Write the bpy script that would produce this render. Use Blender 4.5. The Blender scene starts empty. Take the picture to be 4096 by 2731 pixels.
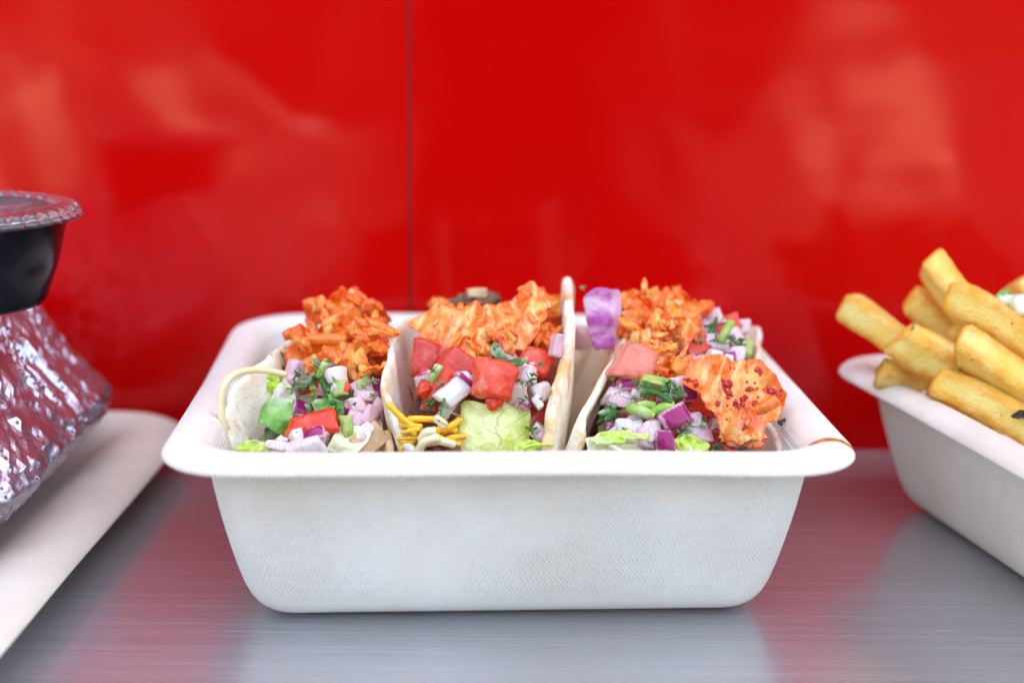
import bpy, bmesh, math, random
from mathutils import Vector, Matrix, noise
random.seed(7)
R = math.radians
# All lengths below are written in centimetres and scaled to metres by CM.
CM = 0.01
PITCH = R(13.35); ROLL = R(0.7); FPX = 3267.0; CAMH = 14.52
scn = bpy.context.scene
# ------------------------------------------------------------------ camera
cam = bpy.data.cameras.new('camera'); cam.lens = 50; cam.sensor_width = 36
cam.clip_start = 0.02; cam.clip_end = 1000
co = bpy.data.objects.new('camera', cam); scn.collection.objects.link(co)
co.location = (0, 0, CAMH*CM)
co.rotation_euler = (Matrix.Rotation(math.pi/2-PITCH, 3, 'X') @ Matrix.Rotation(ROLL, 3, 'Z')).to_euler()
cam.dof.use_dof = True; cam.dof.focus_distance = 0.352; cam.dof.aperture_fstop = 6.2
cam.dof.aperture_blades = 9
scn.camera = co
# ------------------------------------------------------------------ sky and sun
SUN_EL, SUN_AZ = R(50), R(12)            # the sun stands behind the food truck: the counter is in its shade
w = bpy.data.worlds.new("World"); scn.world = w; w.use_nodes = True
nt = w.node_tree; nt.nodes.clear()
sky = nt.nodes.new('ShaderNodeTexSky'); sky.sky_type = 'NISHITA'; sky.sun_disc = False
sky.sun_elevation = SUN_EL; sky.sun_rotation = SUN_AZ; sky.dust_density = 7.0; sky.air_density = 1.0; sky.ozone_density = 0.5
bg = nt.nodes.new('ShaderNodeBackground'); bg.inputs[1].default_value = 0.14
wo = nt.nodes.new('ShaderNodeOutputWorld')
nt.links.new(sky.outputs[0], bg.inputs[0]); nt.links.new(bg.outputs[0], wo.inputs[0])
sl = bpy.data.lights.new('sun', 'SUN'); sl.energy = 4.0; sl.angle = R(0.5); sl.color = (1, .95, .87)
so = bpy.data.objects.new('sun', sl); scn.collection.objects.link(so)
sd = Vector((math.sin(SUN_AZ)*math.cos(SUN_EL), math.cos(SUN_AZ)*math.cos(SUN_EL), math.sin(SUN_EL)))
so.rotation_euler = sd.to_track_quat('Z', 'Y').to_euler()
scn.view_settings.view_transform = 'Standard'; scn.view_settings.look = 'None'
scn.view_settings.exposure = 3.27; scn.view_settings.gamma = 1
scn.view_settings.use_white_balance = True; scn.view_settings.white_balance_temperature = 7050; scn.view_settings.white_balance_tint = 5
scn.render.engine = 'CYCLES'
scn.cycles.use_denoising = True
scn.cycles.max_bounces = 10; scn.cycles.diffuse_bounces = 5; scn.cycles.glossy_bounces = 5
scn.cycles.sample_clamp_indirect = 6

# ------------------------------------------------------------------ materials
class NT:
    def __init__(s, name):
        s.m = bpy.data.materials.new(name); s.m.use_nodes = True
        s.t = s.m.node_tree; s.t.nodes.clear()
        s.out = s.t.nodes.new('ShaderNodeOutputMaterial')
        s.p = s.t.nodes.new('ShaderNodeBsdfPrincipled'); s.t.links.new(s.p.outputs[0], s.out.inputs[0])
        s.tc = s.t.nodes.new('ShaderNodeTexCoord')
        s._v = {}
    def L(s, a, b): s.t.links.new(a, b)
    def vec(s, sc=(100, 100, 100), rot=(0, 0, 0), src='Object', rnd=False):
        mp = s.t.nodes.new('ShaderNodeMapping'); mp.inputs['Scale'].default_value = sc; mp.inputs['Rotation'].default_value = rot
        s.L(s.tc.outputs[src], mp.inputs[0])
        if rnd:
            oi = s.t.nodes.new('ShaderNodeObjectInfo'); ml = s.math('MULTIPLY', oi.outputs['Random'], 37.0)
            s.L(ml, mp.inputs['Location'])
        return mp.outputs[0]
    def noise(s, sc, vec=None, det=3, rough=.55, dist=0):
        n = s.t.nodes.new('ShaderNodeTexNoise'); n.inputs['Scale'].default_value = sc
        n.inputs['Detail'].default_value = det; n.inputs['Roughness'].default_value = rough; n.inputs['Distortion'].default_value = dist
        s.L(vec if vec else s.vec(rnd=True), n.inputs['Vector']); return n.outputs[0]
    def voro(s, sc, vec=None, feat='F1', rnd=1.0):
        n = s.t.nodes.new('ShaderNodeTexVoronoi'); n.feature = feat; n.inputs['Scale'].default_value = sc
        n.inputs['Randomness'].default_value = rnd
        s.L(vec if vec else s.vec(rnd=True), n.inputs['Vector']); return n.outputs['Distance']
    def wave(s, sc, vec, dist=0, det=2, prof='SIN'):
        n = s.t.nodes.new('ShaderNodeTexWave'); n.inputs['Scale'].default_value = sc; n.wave_profile = prof
        n.inputs['Distortion'].default_value = dist; n.inputs['Detail'].default_value = det
        s.L(vec, n.inputs['Vector']); return n.outputs[1]
    def ramp(s, fac, stops, interp='LINEAR'):
        r = s.t.nodes.new('ShaderNodeValToRGB'); r.color_ramp.interpolation = interp
        e = r.color_ramp.elements
        while len(e) < len(stops): e.new(.5)
        for i, (p, c) in enumerate(stops):
            e[i].position = p; e[i].color = (c, c, c, 1) if isinstance(c, (int, float)) else (*c, 1)
        s.L(fac, r.inputs[0]); return r.outputs[0]
    def mix(s, fac, a, b, mode='MIX'):
        n = s.t.nodes.new('ShaderNodeMix'); n.data_type = 'RGBA'; n.blend_type = mode
        for k, v in ((0, fac), (6, a), (7, b)):
            if hasattr(v, 'is_linked') or hasattr(v, 'links'): s.L(v, n.inputs[k])
            elif k == 0: n.inputs[0].default_value = v
            else: n.inputs[k].default_value = (*v, 1)
        return n.outputs[2]
    def math(s, op, a, b=0.0, clamp=False):
        n = s.t.nodes.new('ShaderNodeMath'); n.operation = op; n.use_clamp = clamp
        for k, v in ((0, a), (1, b)):
            if hasattr(v, 'links'): s.L(v, n.inputs[k])
            else: n.inputs[k].default_value = v
        return n.outputs[0]
    def attr(s, name):
        n = s.t.nodes.new('ShaderNodeAttribute'); n.attribute_name = name; return n.outputs['Fac']
    def sep(s, v, i):
        n = s.t.nodes.new('ShaderNodeSeparateXYZ'); s.L(v, n.inputs[0]); return n.outputs[i]
    def bump(s, h, strength=.3, dist=.0005, chain=None):
        n = s.t.nodes.new('ShaderNodeBump'); n.inputs['Strength'].default_value = strength; n.inputs['Distance'].default_value = dist
        s.L(h, n.inputs['Height'])
        if chain: s.L(chain, n.inputs['Normal'])
        return n.outputs[0]
    def set(s, **k):
        names = dict(color='Base Color', rough='Roughness', metal='Metallic', sss='Subsurface Weight', sssr='Subsurface Scale', coat='Coat Weight',
                     coatr='Coat Roughness', normal='Normal', aniso='Anisotropic', trans='Transmission Weight', ior='IOR', spec='Specular IOR Level', coatn='Coat Normal', alpha='Alpha')
        for a, v in k.items():
            i = s.p.inputs[names[a]]
            if hasattr(v, 'links'): s.L(v, i)
            elif isinstance(v, tuple): i.default_value = (*v, 1)
            else: i.default_value = v
        return s

def mat_pulp(name, base, low, weave=True, stain=False):
    n = NT(name); v = n.vec()
    blot = n.noise(.45, v, 4, .6); fib = n.noise(9, v, 4, .65)
    c = n.mix(n.ramp(blot, [(.35, 0.0), (.7, 1.0)]), base, low)
    c = n.mix(n.ramp(fib, [(.55, 0.0), (.8, .35)]), c, tuple(x*.84 for x in low))
    speck = n.voro(3.1, v); c = n.mix(n.ramp(speck, [(.035, .8), (.06, 0.0)]), c, (.45, .31, .2))
    fib2 = n.noise(26, n.vec((100, 100, 100)), 5, .7)
    nb = n.bump(fib2, .55, .0005)
    nb = n.bump(n.noise(1.1, v, 3), .35, .0015, nb)
    if weave:   # cloth imprint of the mould: a fine herringbone
        a = n.wave(3.6, n.vec((100, 100, 100), (0, R(38), 0)), .5, 1); b = n.wave(3.6, n.vec((100, 100, 100), (0, R(-38), 0)), .5, 1)
        st = n.ramp(n.wave(1.25, n.vec((100, 100, 100), (0, R(90), 0)), .3, 1), [(.45, 0.0), (.55, 1.0)])
        h = n.mix(st, a, b)
        ge = n.t.nodes.new('ShaderNodeNewGeometry'); up = n.math('ABSOLUTE', n.sep(ge.outputs['Normal'], 2)); h = n.math('MULTIPLY', h, n.ramp(up, [(.35, 1.0), (.6, 0.0)]))
        nb = n.bump(n.math('MULTIPLY', h, n.ramp(n.noise(.3, v), [(.35, .25), (.6, 1.0)])), .6, .0006, nb)
    if stain:   # a wiped band of sauce over the lip at one corner, faint oil marks inside
        x, y, z = (n.sep(v, i) for i in range(3))
        yc = n.math('ADD', n.math('ADD', y, 6.15), n.math('MULTIPLY', n.math('SUBTRACT', n.noise(1.4, v, 3), .5), .35))
        yc = n.math('ADD', yc, n.math('MULTIPLY', n.math('POWER', n.math('ABSOLUTE', n.math('SUBTRACT', x, 7.7)), 2), .55))
        band = n.ramp(n.math('ABSOLUTE', yc), [(.11, 1.0), (.15, 0.0)])
        band = n.math('MULTIPLY', n.math('MULTIPLY', band, n.math('GREATER_THAN', x, 6.85)), n.math('GREATER_THAN', z, 4.1))
        c = n.mix(band, c, n.mix(n.ramp(n.noise(4, v, 3), [(.45, 0.0), (.6, 1.0)]), (.66, .23, .02), (.30, .07, .01)))
        oil = n.math('MULTIPLY', n.ramp(n.noise(.7, v, 4, .6), [(.60, 0.0), (.68, .5)]), n.math('GREATER_THAN', z, 2.2))
        inner = n.math('MULTIPLY', n.math('LESS_THAN', n.math('ABSOLUTE', x), 6.5), n.math('GREATER_THAN', y, -5.6))
        c = n.mix(n.math('MULTIPLY', oil, inner), c, (.80, .50, .24))
    n.set(color=c, rough=.85, normal=nb, spec=.25, sss=.0); return n.m
def mat_tortilla():
    n = NT('tortilla'); v = n.vec(rnd=True)
    c = n.mix(n.ramp(n.noise(.9, v, 4), [(.35, 0.0), (.7, 1.0)]), (.97, .90, .74), (.93, .79, .56))
    c = n.mix(n.ramp(n.noise(3.5, v, 3), [(.55, 0.0), (.8, .5)]), c, (.99, .95, .84))
    toast = n.ramp(n.noise(.8, n.vec(sc=(100, 100, 60), rnd=True), 5, .7), [(.58, 0.0), (.66, .8)])
    c = n.mix(toast, c, (.74, .38, .11))
    burnt = n.ramp(n.noise(1.7, n.vec(sc=(100, 100, 60), rnd=True), 3, .6), [(.65, 0.0), (.69, .85)])
    c = n.mix(burnt, c, (.16, .06, .02))
    oil = n.math('MULTIPLY', n.ramp(n.noise(1.1, n.vec(sc=(120, 90, 100), rnd=True), 3), [(.52, 0.0), (.62, 1.0)]), n.math('ADD', n.attr('edge'), .25))
    c = n.mix(n.math('MULTIPLY', oil, .5, True), c, (.84, .42, .08))
    nb = n.bump(n.noise(5, v, 5, .65), .8, .0012); nb = n.bump(n.noise(22, v, 4), .5, .0005, nb)
    n.set(color=c, rough=.62, sss=.12, sssr=.003, normal=nb, spec=.35)
    n.p.inputs['Subsurface Radius'].default_value = (1, .7, .4); return n.m
def mat_kimchi(name, pale, orange, red, wet=.6):
    n = NT(name); v = n.vec(rnd=True)
    f = n.ramp(n.noise(1.6, v, 4, .6, .6), [(.38, 0.0), (.62, 1.0)])
    c = n.mix(f, pale, orange)
    c = n.mix(n.math('MULTIPLY', n.attr('edge'), .85), c, orange)
    veins = n.ramp(n.noise(1.6, n.vec(sc=(210, 40, 60), rnd=True), 4, .6, 1.0), [(.50, 0.0), (.64, .8)])
    c = n.mix(veins, c, tuple(min(.95, x*k) for x, k in zip(pale, (1.08, 1.45, 2.4))))
    deep = n.ramp(n.noise(2.3, v, 5, .65), [(.52, 0.0), (.68, .7)])
    c = n.mix(deep, c, tuple(x*k for x, k in zip(orange, (.88, .42, .6))))
    fl = n.ramp(n.math('ADD', n.voro(4.6, v), n.math('MULTIPLY', n.noise(9, v, 3), .25)), [(.29, 1.0), (.35, 0.0)]); fm = n.ramp(n.noise(1.4, v, 2), [(.45, 0.0), (.50, 1.0)])
    c = n.mix(n.math('MULTIPLY', fl, fm), c, red)
    nb = n.bump(n.noise(3.2, v, 4, .6), .55, .0010); nb = n.bump(n.noise(16, v, 3), .2, .0004, nb)
    n.set(color=c, rough=.32, spec=.3, trans=.05, ior=1.36, coat=wet*.9, coatr=.05, sss=.22, sssr=.0010, normal=nb)
    n.p.inputs['Subsurface Radius'].default_value = (1, .5, .2); return n.m
def mat_onion(name, mode='rim', pale=(.90, .75, .68), mid=(.80, .50, .50), deep=(.36, .02, .17)):
    n = NT(name); v = n.vec(rnd=True)
    g = n.vec((1, 1, 1), src='Generated')
    x, y, z = (n.sep(g, i) for i in range(3))
    wob = n.math('MULTIPLY', n.math('SUBTRACT', n.noise(6, v, 4, .6), .5), .30)
    streak = n.noise(1.6, n.vec(sc=(240, 60, 60), rnd=True), 4, .6)
    c = n.mix(n.ramp(streak, [(.40, 0.0), (.75, .75)]), pale, mid)
    c = n.mix(n.ramp(n.noise(2.2, v, 3), [(.5, 0.0), (.8, .5)]), c, (.88, .84, .82))
    oi = n.t.nodes.new('ShaderNodeObjectInfo')
    c = n.mix(n.ramp(oi.outputs['Random'], [(.0, 0.0), (.35, .0), (.65, .55), (1, .75)]), c, mid)
    c = n.mix(n.ramp(n.voro(2.2, n.vec(sc=(150, 40, 60), rnd=True), 'DISTANCE_TO_EDGE'), [(.0, .22), (.05, 0.0)]), c, deep)
    if mode == 'rim':       # thin coloured skin along one cut side
        c = n.mix(n.ramp(n.math('ADD', y, n.math('MULTIPLY', wob, .3)), [(.86, 0.0), (.93, .75), (.97, 1.0)]), c, deep)
    elif mode == 'face':    # coloured skin on the outer face, paler towards its cut edges
        d = n.math('MAXIMUM', n.math('ABSOLUTE', n.math('SUBTRACT', x, .5)), n.math('ABSOLUTE', n.math('SUBTRACT', y, .5)))
        m = n.math('MULTIPLY', n.ramp(n.math('ADD', d, wob), [(.36, 1.0), (.41, 0.0)]), n.ramp(z, [(.52, 0.0), (.6, 1.0)]))
        c = n.mix(m, c, deep)
    elif mode == 'slice':
        m = n.ramp(n.noise(1.2, n.vec(sc=(60, 200, 60), rnd=True), 4, .6), [(.38, 0.0), (.55, 1.0)])
        m = n.math('MULTIPLY', m, n.ramp(n.math('ADD', x, wob), [(.62, 1.0), (.75, 0.0)]))
        c = n.mix(m, c, deep)
        c = n.mix(n.ramp(n.math('ADD', y, wob), [(.86, 0.0), (.95, .8)]), c, deep)
    nb = n.bump(n.noise(2.5, n.vec(sc=(240, 60, 60), rnd=True), 3), .4, .0006)
    n.set(color=c, rough=.30, sss=.2, sssr=.0012, spec=.35, trans=.14, ior=1.36, coat=.35, coatr=.05, normal=nb)
    n.p.inputs['Subsurface Radius'].default_value = (1, .7, .8); return n.m
def mat_tomato(name, skin=(.84, .03, .006), flesh=(.90, .12, .045)):
    n = NT(name); v = n.vec(rnd=True); g = n.vec((1, 1, 1), src='Generated')
    z = n.math('ADD', n.sep(g, 2), n.math('MULTIPLY', n.math('SUBTRACT', n.noise(4, v, 3), .5), .25))
    c = n.mix(n.ramp(n.noise(1.5, v, 4), [(.35, 0.0), (.7, 1.0)]), flesh, tuple(.5*a+.5*b for a, b in zip(skin, flesh)))
    c = n.mix(n.ramp(n.noise(2.8, v, 2), [(.52, 0.0), (.66, .7)]), c, (.88, .32, .20))
    c = n.mix(n.ramp(n.noise(3.4, v, 3), [(.52, 0.0), (.7, .6)]), c, (.60, .02, .008))
    c = n.mix(n.ramp(z, [(.62, 0.0), (.85, .55)]), c, skin)
    nb = n.bump(n.noise(9, v, 3), .45, .0008); nb = n.bump(n.noise(2.2, v, 3), .3, .0012, nb)
    n.set(color=c, rough=.28, sss=.25, sssr=.0015, spec=.3, trans=.15, ior=1.36, coat=.5, coatr=.05, normal=nb)
    n.p.inputs['Subsurface Radius'].default_value = (1, .3, .2); return n.m
def mat_leaf(name, a, b, vein=(.6, .7, .35), vs=.0, rough=.4, bumpd=.001):
    n = NT(name); v = n.vec(rnd=True)
    c = n.mix(n.ramp(n.noise(1.3, v, 4), [(.3, 0.0), (.7, 1.0)]), a, b)
    d = n.t.nodes.new('ShaderNodeTexVoronoi'); d.feature = 'DISTANCE_TO_EDGE'; d.inputs['Scale'].default_value = 1.0
    n.L(n.mix(.22, n.vec(sc=(135, 62, 100), rnd=True), n.t.nodes.new('ShaderNodeTexNoise').outputs[1]), d.inputs['Vector'])
    d2 = n.t.nodes.new('ShaderNodeTexVoronoi'); d2.feature = 'DISTANCE_TO_EDGE'; d2.inputs['Scale'].default_value = 4.5
    n.L(n.vec(rnd=True), d2.inputs['Vector'])
    if vs:
        c = n.mix(n.ramp(d.outputs['Distance'], [(.0, vs*.8), (.022, 0.0)]), c, vein)
        c = n.mix(n.ramp(n.noise(.9, v, 3), [(.5, 0.0), (.7, .55)]), c, (.84, .86, .62))
        c = n.mix(n.ramp(d2.outputs['Distance'], [(.0, vs*.25), (.05, 0.0)]), c, vein)
    nb = n.bump(n.ramp(d.outputs['Distance'], [(0, 0.0), (.15, 1.0)]), .35, bumpd); nb = n.bump(n.noise(5, v, 3), .4, .0008, nb)
    n.set(color=c, rough=rough, sss=.15, sssr=.001, spec=.3, coat=.15, coatr=.12, normal=nb)
    n.p.inputs['Subsurface Radius'].default_value = (.6, 1, .3); return n.m
def mat_plain(name, a, b, sc=3, rough=.45, sss=.2, bd=.0006, coat=.1, bs=.5):
    n = NT(name); v = n.vec(rnd=True)
    c = n.mix(n.ramp(n.noise(sc, v, 4), [(.35, 0.0), (.68, 1.0)]), a, b)
    n.set(color=c, rough=rough, sss=sss, sssr=.002, coat=coat, normal=n.bump(n.noise(sc*4, v, 4), bs, bd)); return n.m
def mat_fry():
    n = NT('fried_potato'); v = n.vec(rnd=True)
    c = n.mix(n.ramp(n.noise(1.1, v, 5, .6), [(.36, 0.0), (.66, 1.0)]), (.98, .60, .085), (.99, .79, .27))
    c = n.mix(n.math('MULTIPLY', n.attr('edge'), n.ramp(n.noise(2.4, v, 4), [(.3, .25), (.65, 1.0)])), c, (.90, .36, .01))
    c = n.mix(n.ramp(n.noise(2.2, v, 3), [(.66, 0.0), (.74, .7)]), c, (.66, .26, .03))
    c = n.mix(n.ramp(n.voro(1.35, v), [(.04, .9), (.075, 0.0)]), c, (.12, .06, .02))
    nb = n.bump(n.noise(7, v, 5, .7), .9, .0012); nb = n.bump(n.voro(14, v), .35, .0005, nb)
    n.set(color=c, rough=.42, sss=.25, sssr=.003, coat=.2, coatr=.25, normal=nb)
    n.p.inputs['Subsurface Radius'].default_value = (1, .6, .2); return n.m
def mat_red():
    n = NT('red_enamel'); v = n.vec((1, 1, 1))
    wob = n.noise(5, v, 3, .6); peel = n.noise(420, v, 2)
    nb = n.bump(wob, .22, .02)
    nb = n.bump(peel, .012, .0006, nb)
    smear = n.noise(4, n.vec((1, 1, 9)), 4, .6, .8)
    c = n.mix(n.ramp(n.noise(3, v, 3), [(.3, 0.0), (.7, 1.0)]), (.52, .0010, .0014), (.58, .0012, .0018))
    n.set(color=c, rough=n.ramp(smear, [(.4, .09), (.75, .15)]), spec=.20, normal=nb); return n.m
def mat_steel():
    n = NT('brushed_steel')
    s1 = n.noise(1.0, n.vec((5, 900, 5)), 4, .7); s2 = n.noise(1.0, n.vec((22, 2600, 5)), 3, .7)
    c = n.mix(n.ramp(s1, [(.3, 0.0), (.7, 1.0)]), (.45, .44, .46), (.62, .61, .63))
    c = n.mix(n.ramp(n.noise(9, n.vec((1, 1, 1)), 4), [(.45, 0.0), (.75, .3)]), c, (.36, .33, .31))
    nb = n.bump(s2, .22, .00006); nb = n.bump(s1, .16, .00012, nb)
    n.set(color=c, metal=.70, rough=n.ramp(s1, [(.3, .19), (.7, .28)]), aniso=.6, normal=nb)
    tn = n.t.nodes.new('ShaderNodeTangent'); tn.direction_type = 'RADIAL'; tn.axis = 'Z'
    cx = n.t.nodes.new('ShaderNodeCombineXYZ'); cx.inputs[0].default_value = 1
    n.L(cx.outputs[0], n.p.inputs['Tangent']); return n.m
def mat_foil():
    n = NT('foil')
    v = n.vec((100, 100, 100))
    dots = n.ramp(n.voro(4.6, n.vec((100, 100, 100), (0.3, .5, .2)), rnd=.10), [(.06, 1.0), (.22, 0.0)])
    nb = n.bump(n.noise(2.2, n.vec((160, 50, 35)), 5, .6, 1.4), .3, .0012)
    nb = n.bump(dots, 1.0, .0026, nb)
    n.set(color=(.50, .46, .54), metal=.95, rough=.30, spec=.5, normal=nb); return n.m

M = {}
M['pulp'] = mat_pulp('moulded_pulp', (.80, .765, .71), (.75, .69, .615))
M['pulp_stained'] = mat_pulp('moulded_pulp_stained', (.84, .79, .705), (.80, .71, .60), True, True)
M['pulp2'] = mat_pulp('moulded_pulp_plain', (.80, .72, .62), (.73, .62, .50), False)
M['tortilla'] = mat_tortilla()
M['kimchi'] = mat_kimchi('kimchi_leaf', (.94, .45, .11), (.93, .14, .005), (.62, .012, .003))
M['kimchi_red'] = mat_kimchi('kimchi_shred', (.93, .27, .035), (.90, .095, .004), (.60, .010, .003))
M['kimchi_gold'] = mat_kimchi('kimchi_gold', (.94, .42, .06), (.93, .19, .006), (.68, .03, .004))
M['carrot'] = mat_plain('carrot', (.84, .24, .01), (.78, .15, .01), 3, .32, .35, coat=.5)
M['onion'] = mat_onion('red_onion'); M['onion_white'] = mat_onion('white_onion', 'none', (.92, .86, .78), (.86, .68, .64))
M['onion_deep'] = mat_onion('red_onion_skin', 'face', (.82, .55, .58), (.70, .30, .40), (.36, .010, .13))
M['onion_slice'] = mat_onion('onion_slice', 'slice', (.80, .60, .68), (.72, .42, .58), (.52, .10, .38))
M['onion_lilac'] = mat_onion('lilac_onion', 'none', (.88, .65, .62), (.76, .44, .48))
M['tomato'] = mat_tomato('tomato'); M['tomato_pale'] = mat_tomato('pale_tomato', (.84, .20, .12), (.88, .34, .25))
M['tomato_deep'] = mat_tomato('deep_tomato', (.60, .025, .012), (.72, .08, .05))
M['romaine'] = mat_leaf('romaine', (.58, .64, .13), (.70, .74, .26), (.36, .36, .12), .7)
rm = NT('romaine_leaf'); rv = rm.vec(rnd=True); rg = rm.vec((1, 1, 1), src='Generated')
rx, ry = rm.sep(rg, 0), rm.sep(rg, 1); rw = rm.math('MULTIPLY', rm.math('SUBTRACT', rm.noise(1.1, rv, 4), .5), .36)
rdx = rm.math('ABSOLUTE', rm.math('ADD', rm.math('SUBTRACT', rx, .56), rw))
rib = rm.ramp(rdx, [(.006, 1.0), (.016, 0.0)])
ry2 = rm.math('FRACT', rm.math('ADD', rm.math('MULTIPLY', rm.math('SUBTRACT', ry, rm.math('MULTIPLY', rdx, .9)), 4.2), rm.math('MULTIPLY', rw, 3)))
side = rm.ramp(rm.math('ABSOLUTE', rm.math('SUBTRACT', ry2, .5)), [(.012, .8), (.036, 0.0)])
cell = rm.t.nodes.new('ShaderNodeTexVoronoi'); cell.feature = 'DISTANCE_TO_EDGE'; cell.inputs['Scale'].default_value = 5.5; rm.L(rv, cell.inputs['Vector'])
fine = rm.ramp(cell.outputs['Distance'], [(.0, .35), (.05, 0.0)])
rc = rm.mix(rm.ramp(rm.noise(1.1, rv, 4), [(.38, 0.0), (.6, 1.0)]), (.56, .62, .05), (.86, .86, .36))
rc = rm.mix(fine, rc, (.44, .50, .12)); vv = rm.math('MAXIMUM', rib, side); rc = rm.mix(rm.math('MULTIPLY', vv, .38), rc, (.34, .35, .13))
rnb = rm.bump(rm.math('SUBTRACT', 1.0, vv), .5, .0012); rnb = rm.bump(rm.noise(2.2, rv, 4), .6, .002, rnb)
rm.set(color=rc, rough=.36, sss=.15, sssr=.001, coat=.25, coatr=.1, normal=rnb); M['romaine'] = rm.m
M['frill'] = mat_leaf('bright_lettuce', (.42, .62, .03), (.62, .74, .12), (.7, .8, .4), .25)
M['cabbage'] = mat_leaf('pale_lettuce', (.70, .72, .38), (.84, .80, .56), (.5, .52, .34), .3)
M['greenleaf'] = mat_leaf('green_leaf', (.06, .24, .02), (.24, .50, .08), (.3, .5, .2), .2)
M['cilantro'] = mat_leaf('cilantro', (.02, .085, .012), (.07, .19, .025), (.15, .3, .1), .15)
M['stem'] = mat_leaf('green_stem', (.22, .42, .05), (.42, .58, .10), (.5, .6, .2), .1)
M['pepper'] = mat_plain('green_pepper', (.28, .40, .05), (.50, .54, .16), 2.5, .3, .35, coat=.4)
M['yellow_cheese'] = mat_plain('yellow_cheese', (.95, .46, .008), (.94, .54, .03), 2, .42, .3, .0004)
M['white_cheese'] = mat_plain('white_cheese', (.80, .72, .44), (.76, .66, .36), 2, .42, .35, .0004)
M['meat'] = mat_plain('cooked_meat', (.30, .06, .02), (.14, .035, .015), 3, .45, .1, .0018, .3, .9)
M['mushroom'] = mat_plain('mushroom', (.20, .08, .03), (.11, .04, .02), 3, .35, .1, .001, .4)
M['nut'] = mat_plain('nut', (.72, .48, .26), (.6, .34, .14), 4, .5, .1)
M['flake'] = mat_plain('chilli_flake', (.62, .02, .008), (.45, .01, .005), 5, .3, .15, .0008, .5)
M['char'] = mat_plain('char', (.02, .018, .015), (.05, .03, .02), 5, .7, 0)
M['sauce'] = mat_plain('sauce_stain', (.62, .20, .02), (.36, .08, .01), 2.5, .3, .1, .0004, .5)
M['garlic'] = mat_plain('garlic', (.80, .78, .62), (.72, .70, .5), 3, .35, .3)
M['fry'] = mat_fry(); M['red'] = mat_red(); M['steel'] = mat_steel(); M['foil'] = mat_foil()
n = NT('seam_rubber'); n.set(color=(.16, .001, .002), rough=.35); M['seam'] = n.m
n = NT('black_plastic'); n.set(color=(.006, .007, .010), rough=n.ramp(n.noise(2, n.vec()), [(.3, .12), (.7, .18)]), spec=.16,
    normal=n.bump(n.noise(8, n.vec((100, 100, 10))), .06, .0004)); M['black'] = n.m
n = NT('clear_plastic'); n.set(color=(.93, .97, 1.0), rough=.05, trans=.97, ior=1.48); M['clear'] = n.m

# ------------------------------------------------------------------ helpers
def YS(Y): return 30.0+(Y-31.45)*.94
def unroll(px, py):
    x = (px-1176)/FPX; y = (py-784)/FPX
    return x*math.cos(ROLL)+y*math.sin(ROLL), -(-x*math.sin(ROLL)+y*math.cos(ROLL))
def P(px, py, Y):
    """A point of the place (cm) seen at px,py of a 2352 x 1568 photograph, at the distance Y from the eye plane."""
    Y = YS(Y)
    u, v = unroll(px, py)
    dy = math.cos(PITCH)+v*math.sin(PITCH); dz = v*math.cos(PITCH)-math.sin(PITCH)
    t = Y/dy
    return Vector((u*t, Y, CAMH+dz*t))
def PPC(Y): return FPX/(YS(Y)*.973+2.25)      # picture units per centimetre at the distance Y
C = scn.collection
def mesh_obj(name, verts, faces, mat, parent=None, loc=None, smooth=True, attr=None, mtx=None, solid=0, offset=0, sub=0):
    """verts in cm (local, or world when loc is given); the object stands at loc"""
    me = bpy.data.meshes.new(name)
    o0 = Vector(loc) if loc is not None else Vector()
    me.from_pydata([tuple((Vector(v)-o0)*CM) for v in verts], [], faces); me.update()
    if attr:
        a = me.attributes.new('edge', 'FLOAT', 'POINT')
        a.data.foreach_set('value', attr)
    if smooth: me.polygons.foreach_set('use_smooth', [True]*len(me.polygons))
    me.materials.append(mat)
    o = bpy.data.objects.new(name, me); C.objects.link(o)
    if parent:
        o.parent = parent
        o.location = (o0*CM)-parent.location if loc is not None else Vector()
    elif loc is not None: o.location = o0*CM
    if mtx is not None: o.matrix_basis = mtx
    if solid:
        s = o.modifiers.new('thickness', 'SOLIDIFY'); s.thickness = solid*CM; s.offset = offset
    if sub:
        s = o.modifiers.new('smooth', 'SUBSURF'); s.levels = sub; s.render_levels = sub
    return o
def thing(name, label, cat, loc, group=None, kind=None):
    o = bpy.data.objects.new(name, None); C.objects.link(o); o.empty_display_size = .02
    o.location = Vector(loc)*CM; o['label'] = label; o['category'] = cat
    if group: o['group'] = group
    if kind: o['kind'] = kind
    return o
def tag(o, label=None, cat=None, group=None, kind=None):
    for k, v in (('label', label), ('category', cat), ('group', group), ('kind', kind)):
        if v: o[k] = v
    return o
VIEWB = Matrix(((1, 0, 0), (0, math.sin(PITCH), -math.cos(PITCH)), (0, math.cos(PITCH), math.sin(PITCH)))) # x right, y up, z to the eye
def orient(roll=0, tx=0, ty=0):
    return (VIEWB @ Matrix.Rotation(R(roll), 3, 'Z') @ Matrix.Rotation(R(tx), 3, 'X') @ Matrix.Rotation(R(ty), 3, 'Y'))
def place(o, pos, rot, parent):
    m = Matrix.Translation(Vector(pos)*CM - (parent.location if parent else Vector())) @ rot.to_4x4()
    o.matrix_basis = m
    if parent: o.parent = parent
    return o
def nz(v, s=1.0): return noise.noise(Vector(v)*s)
def nv(v, s=1.0): return noise.noise_vector(Vector(v)*s)

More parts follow.
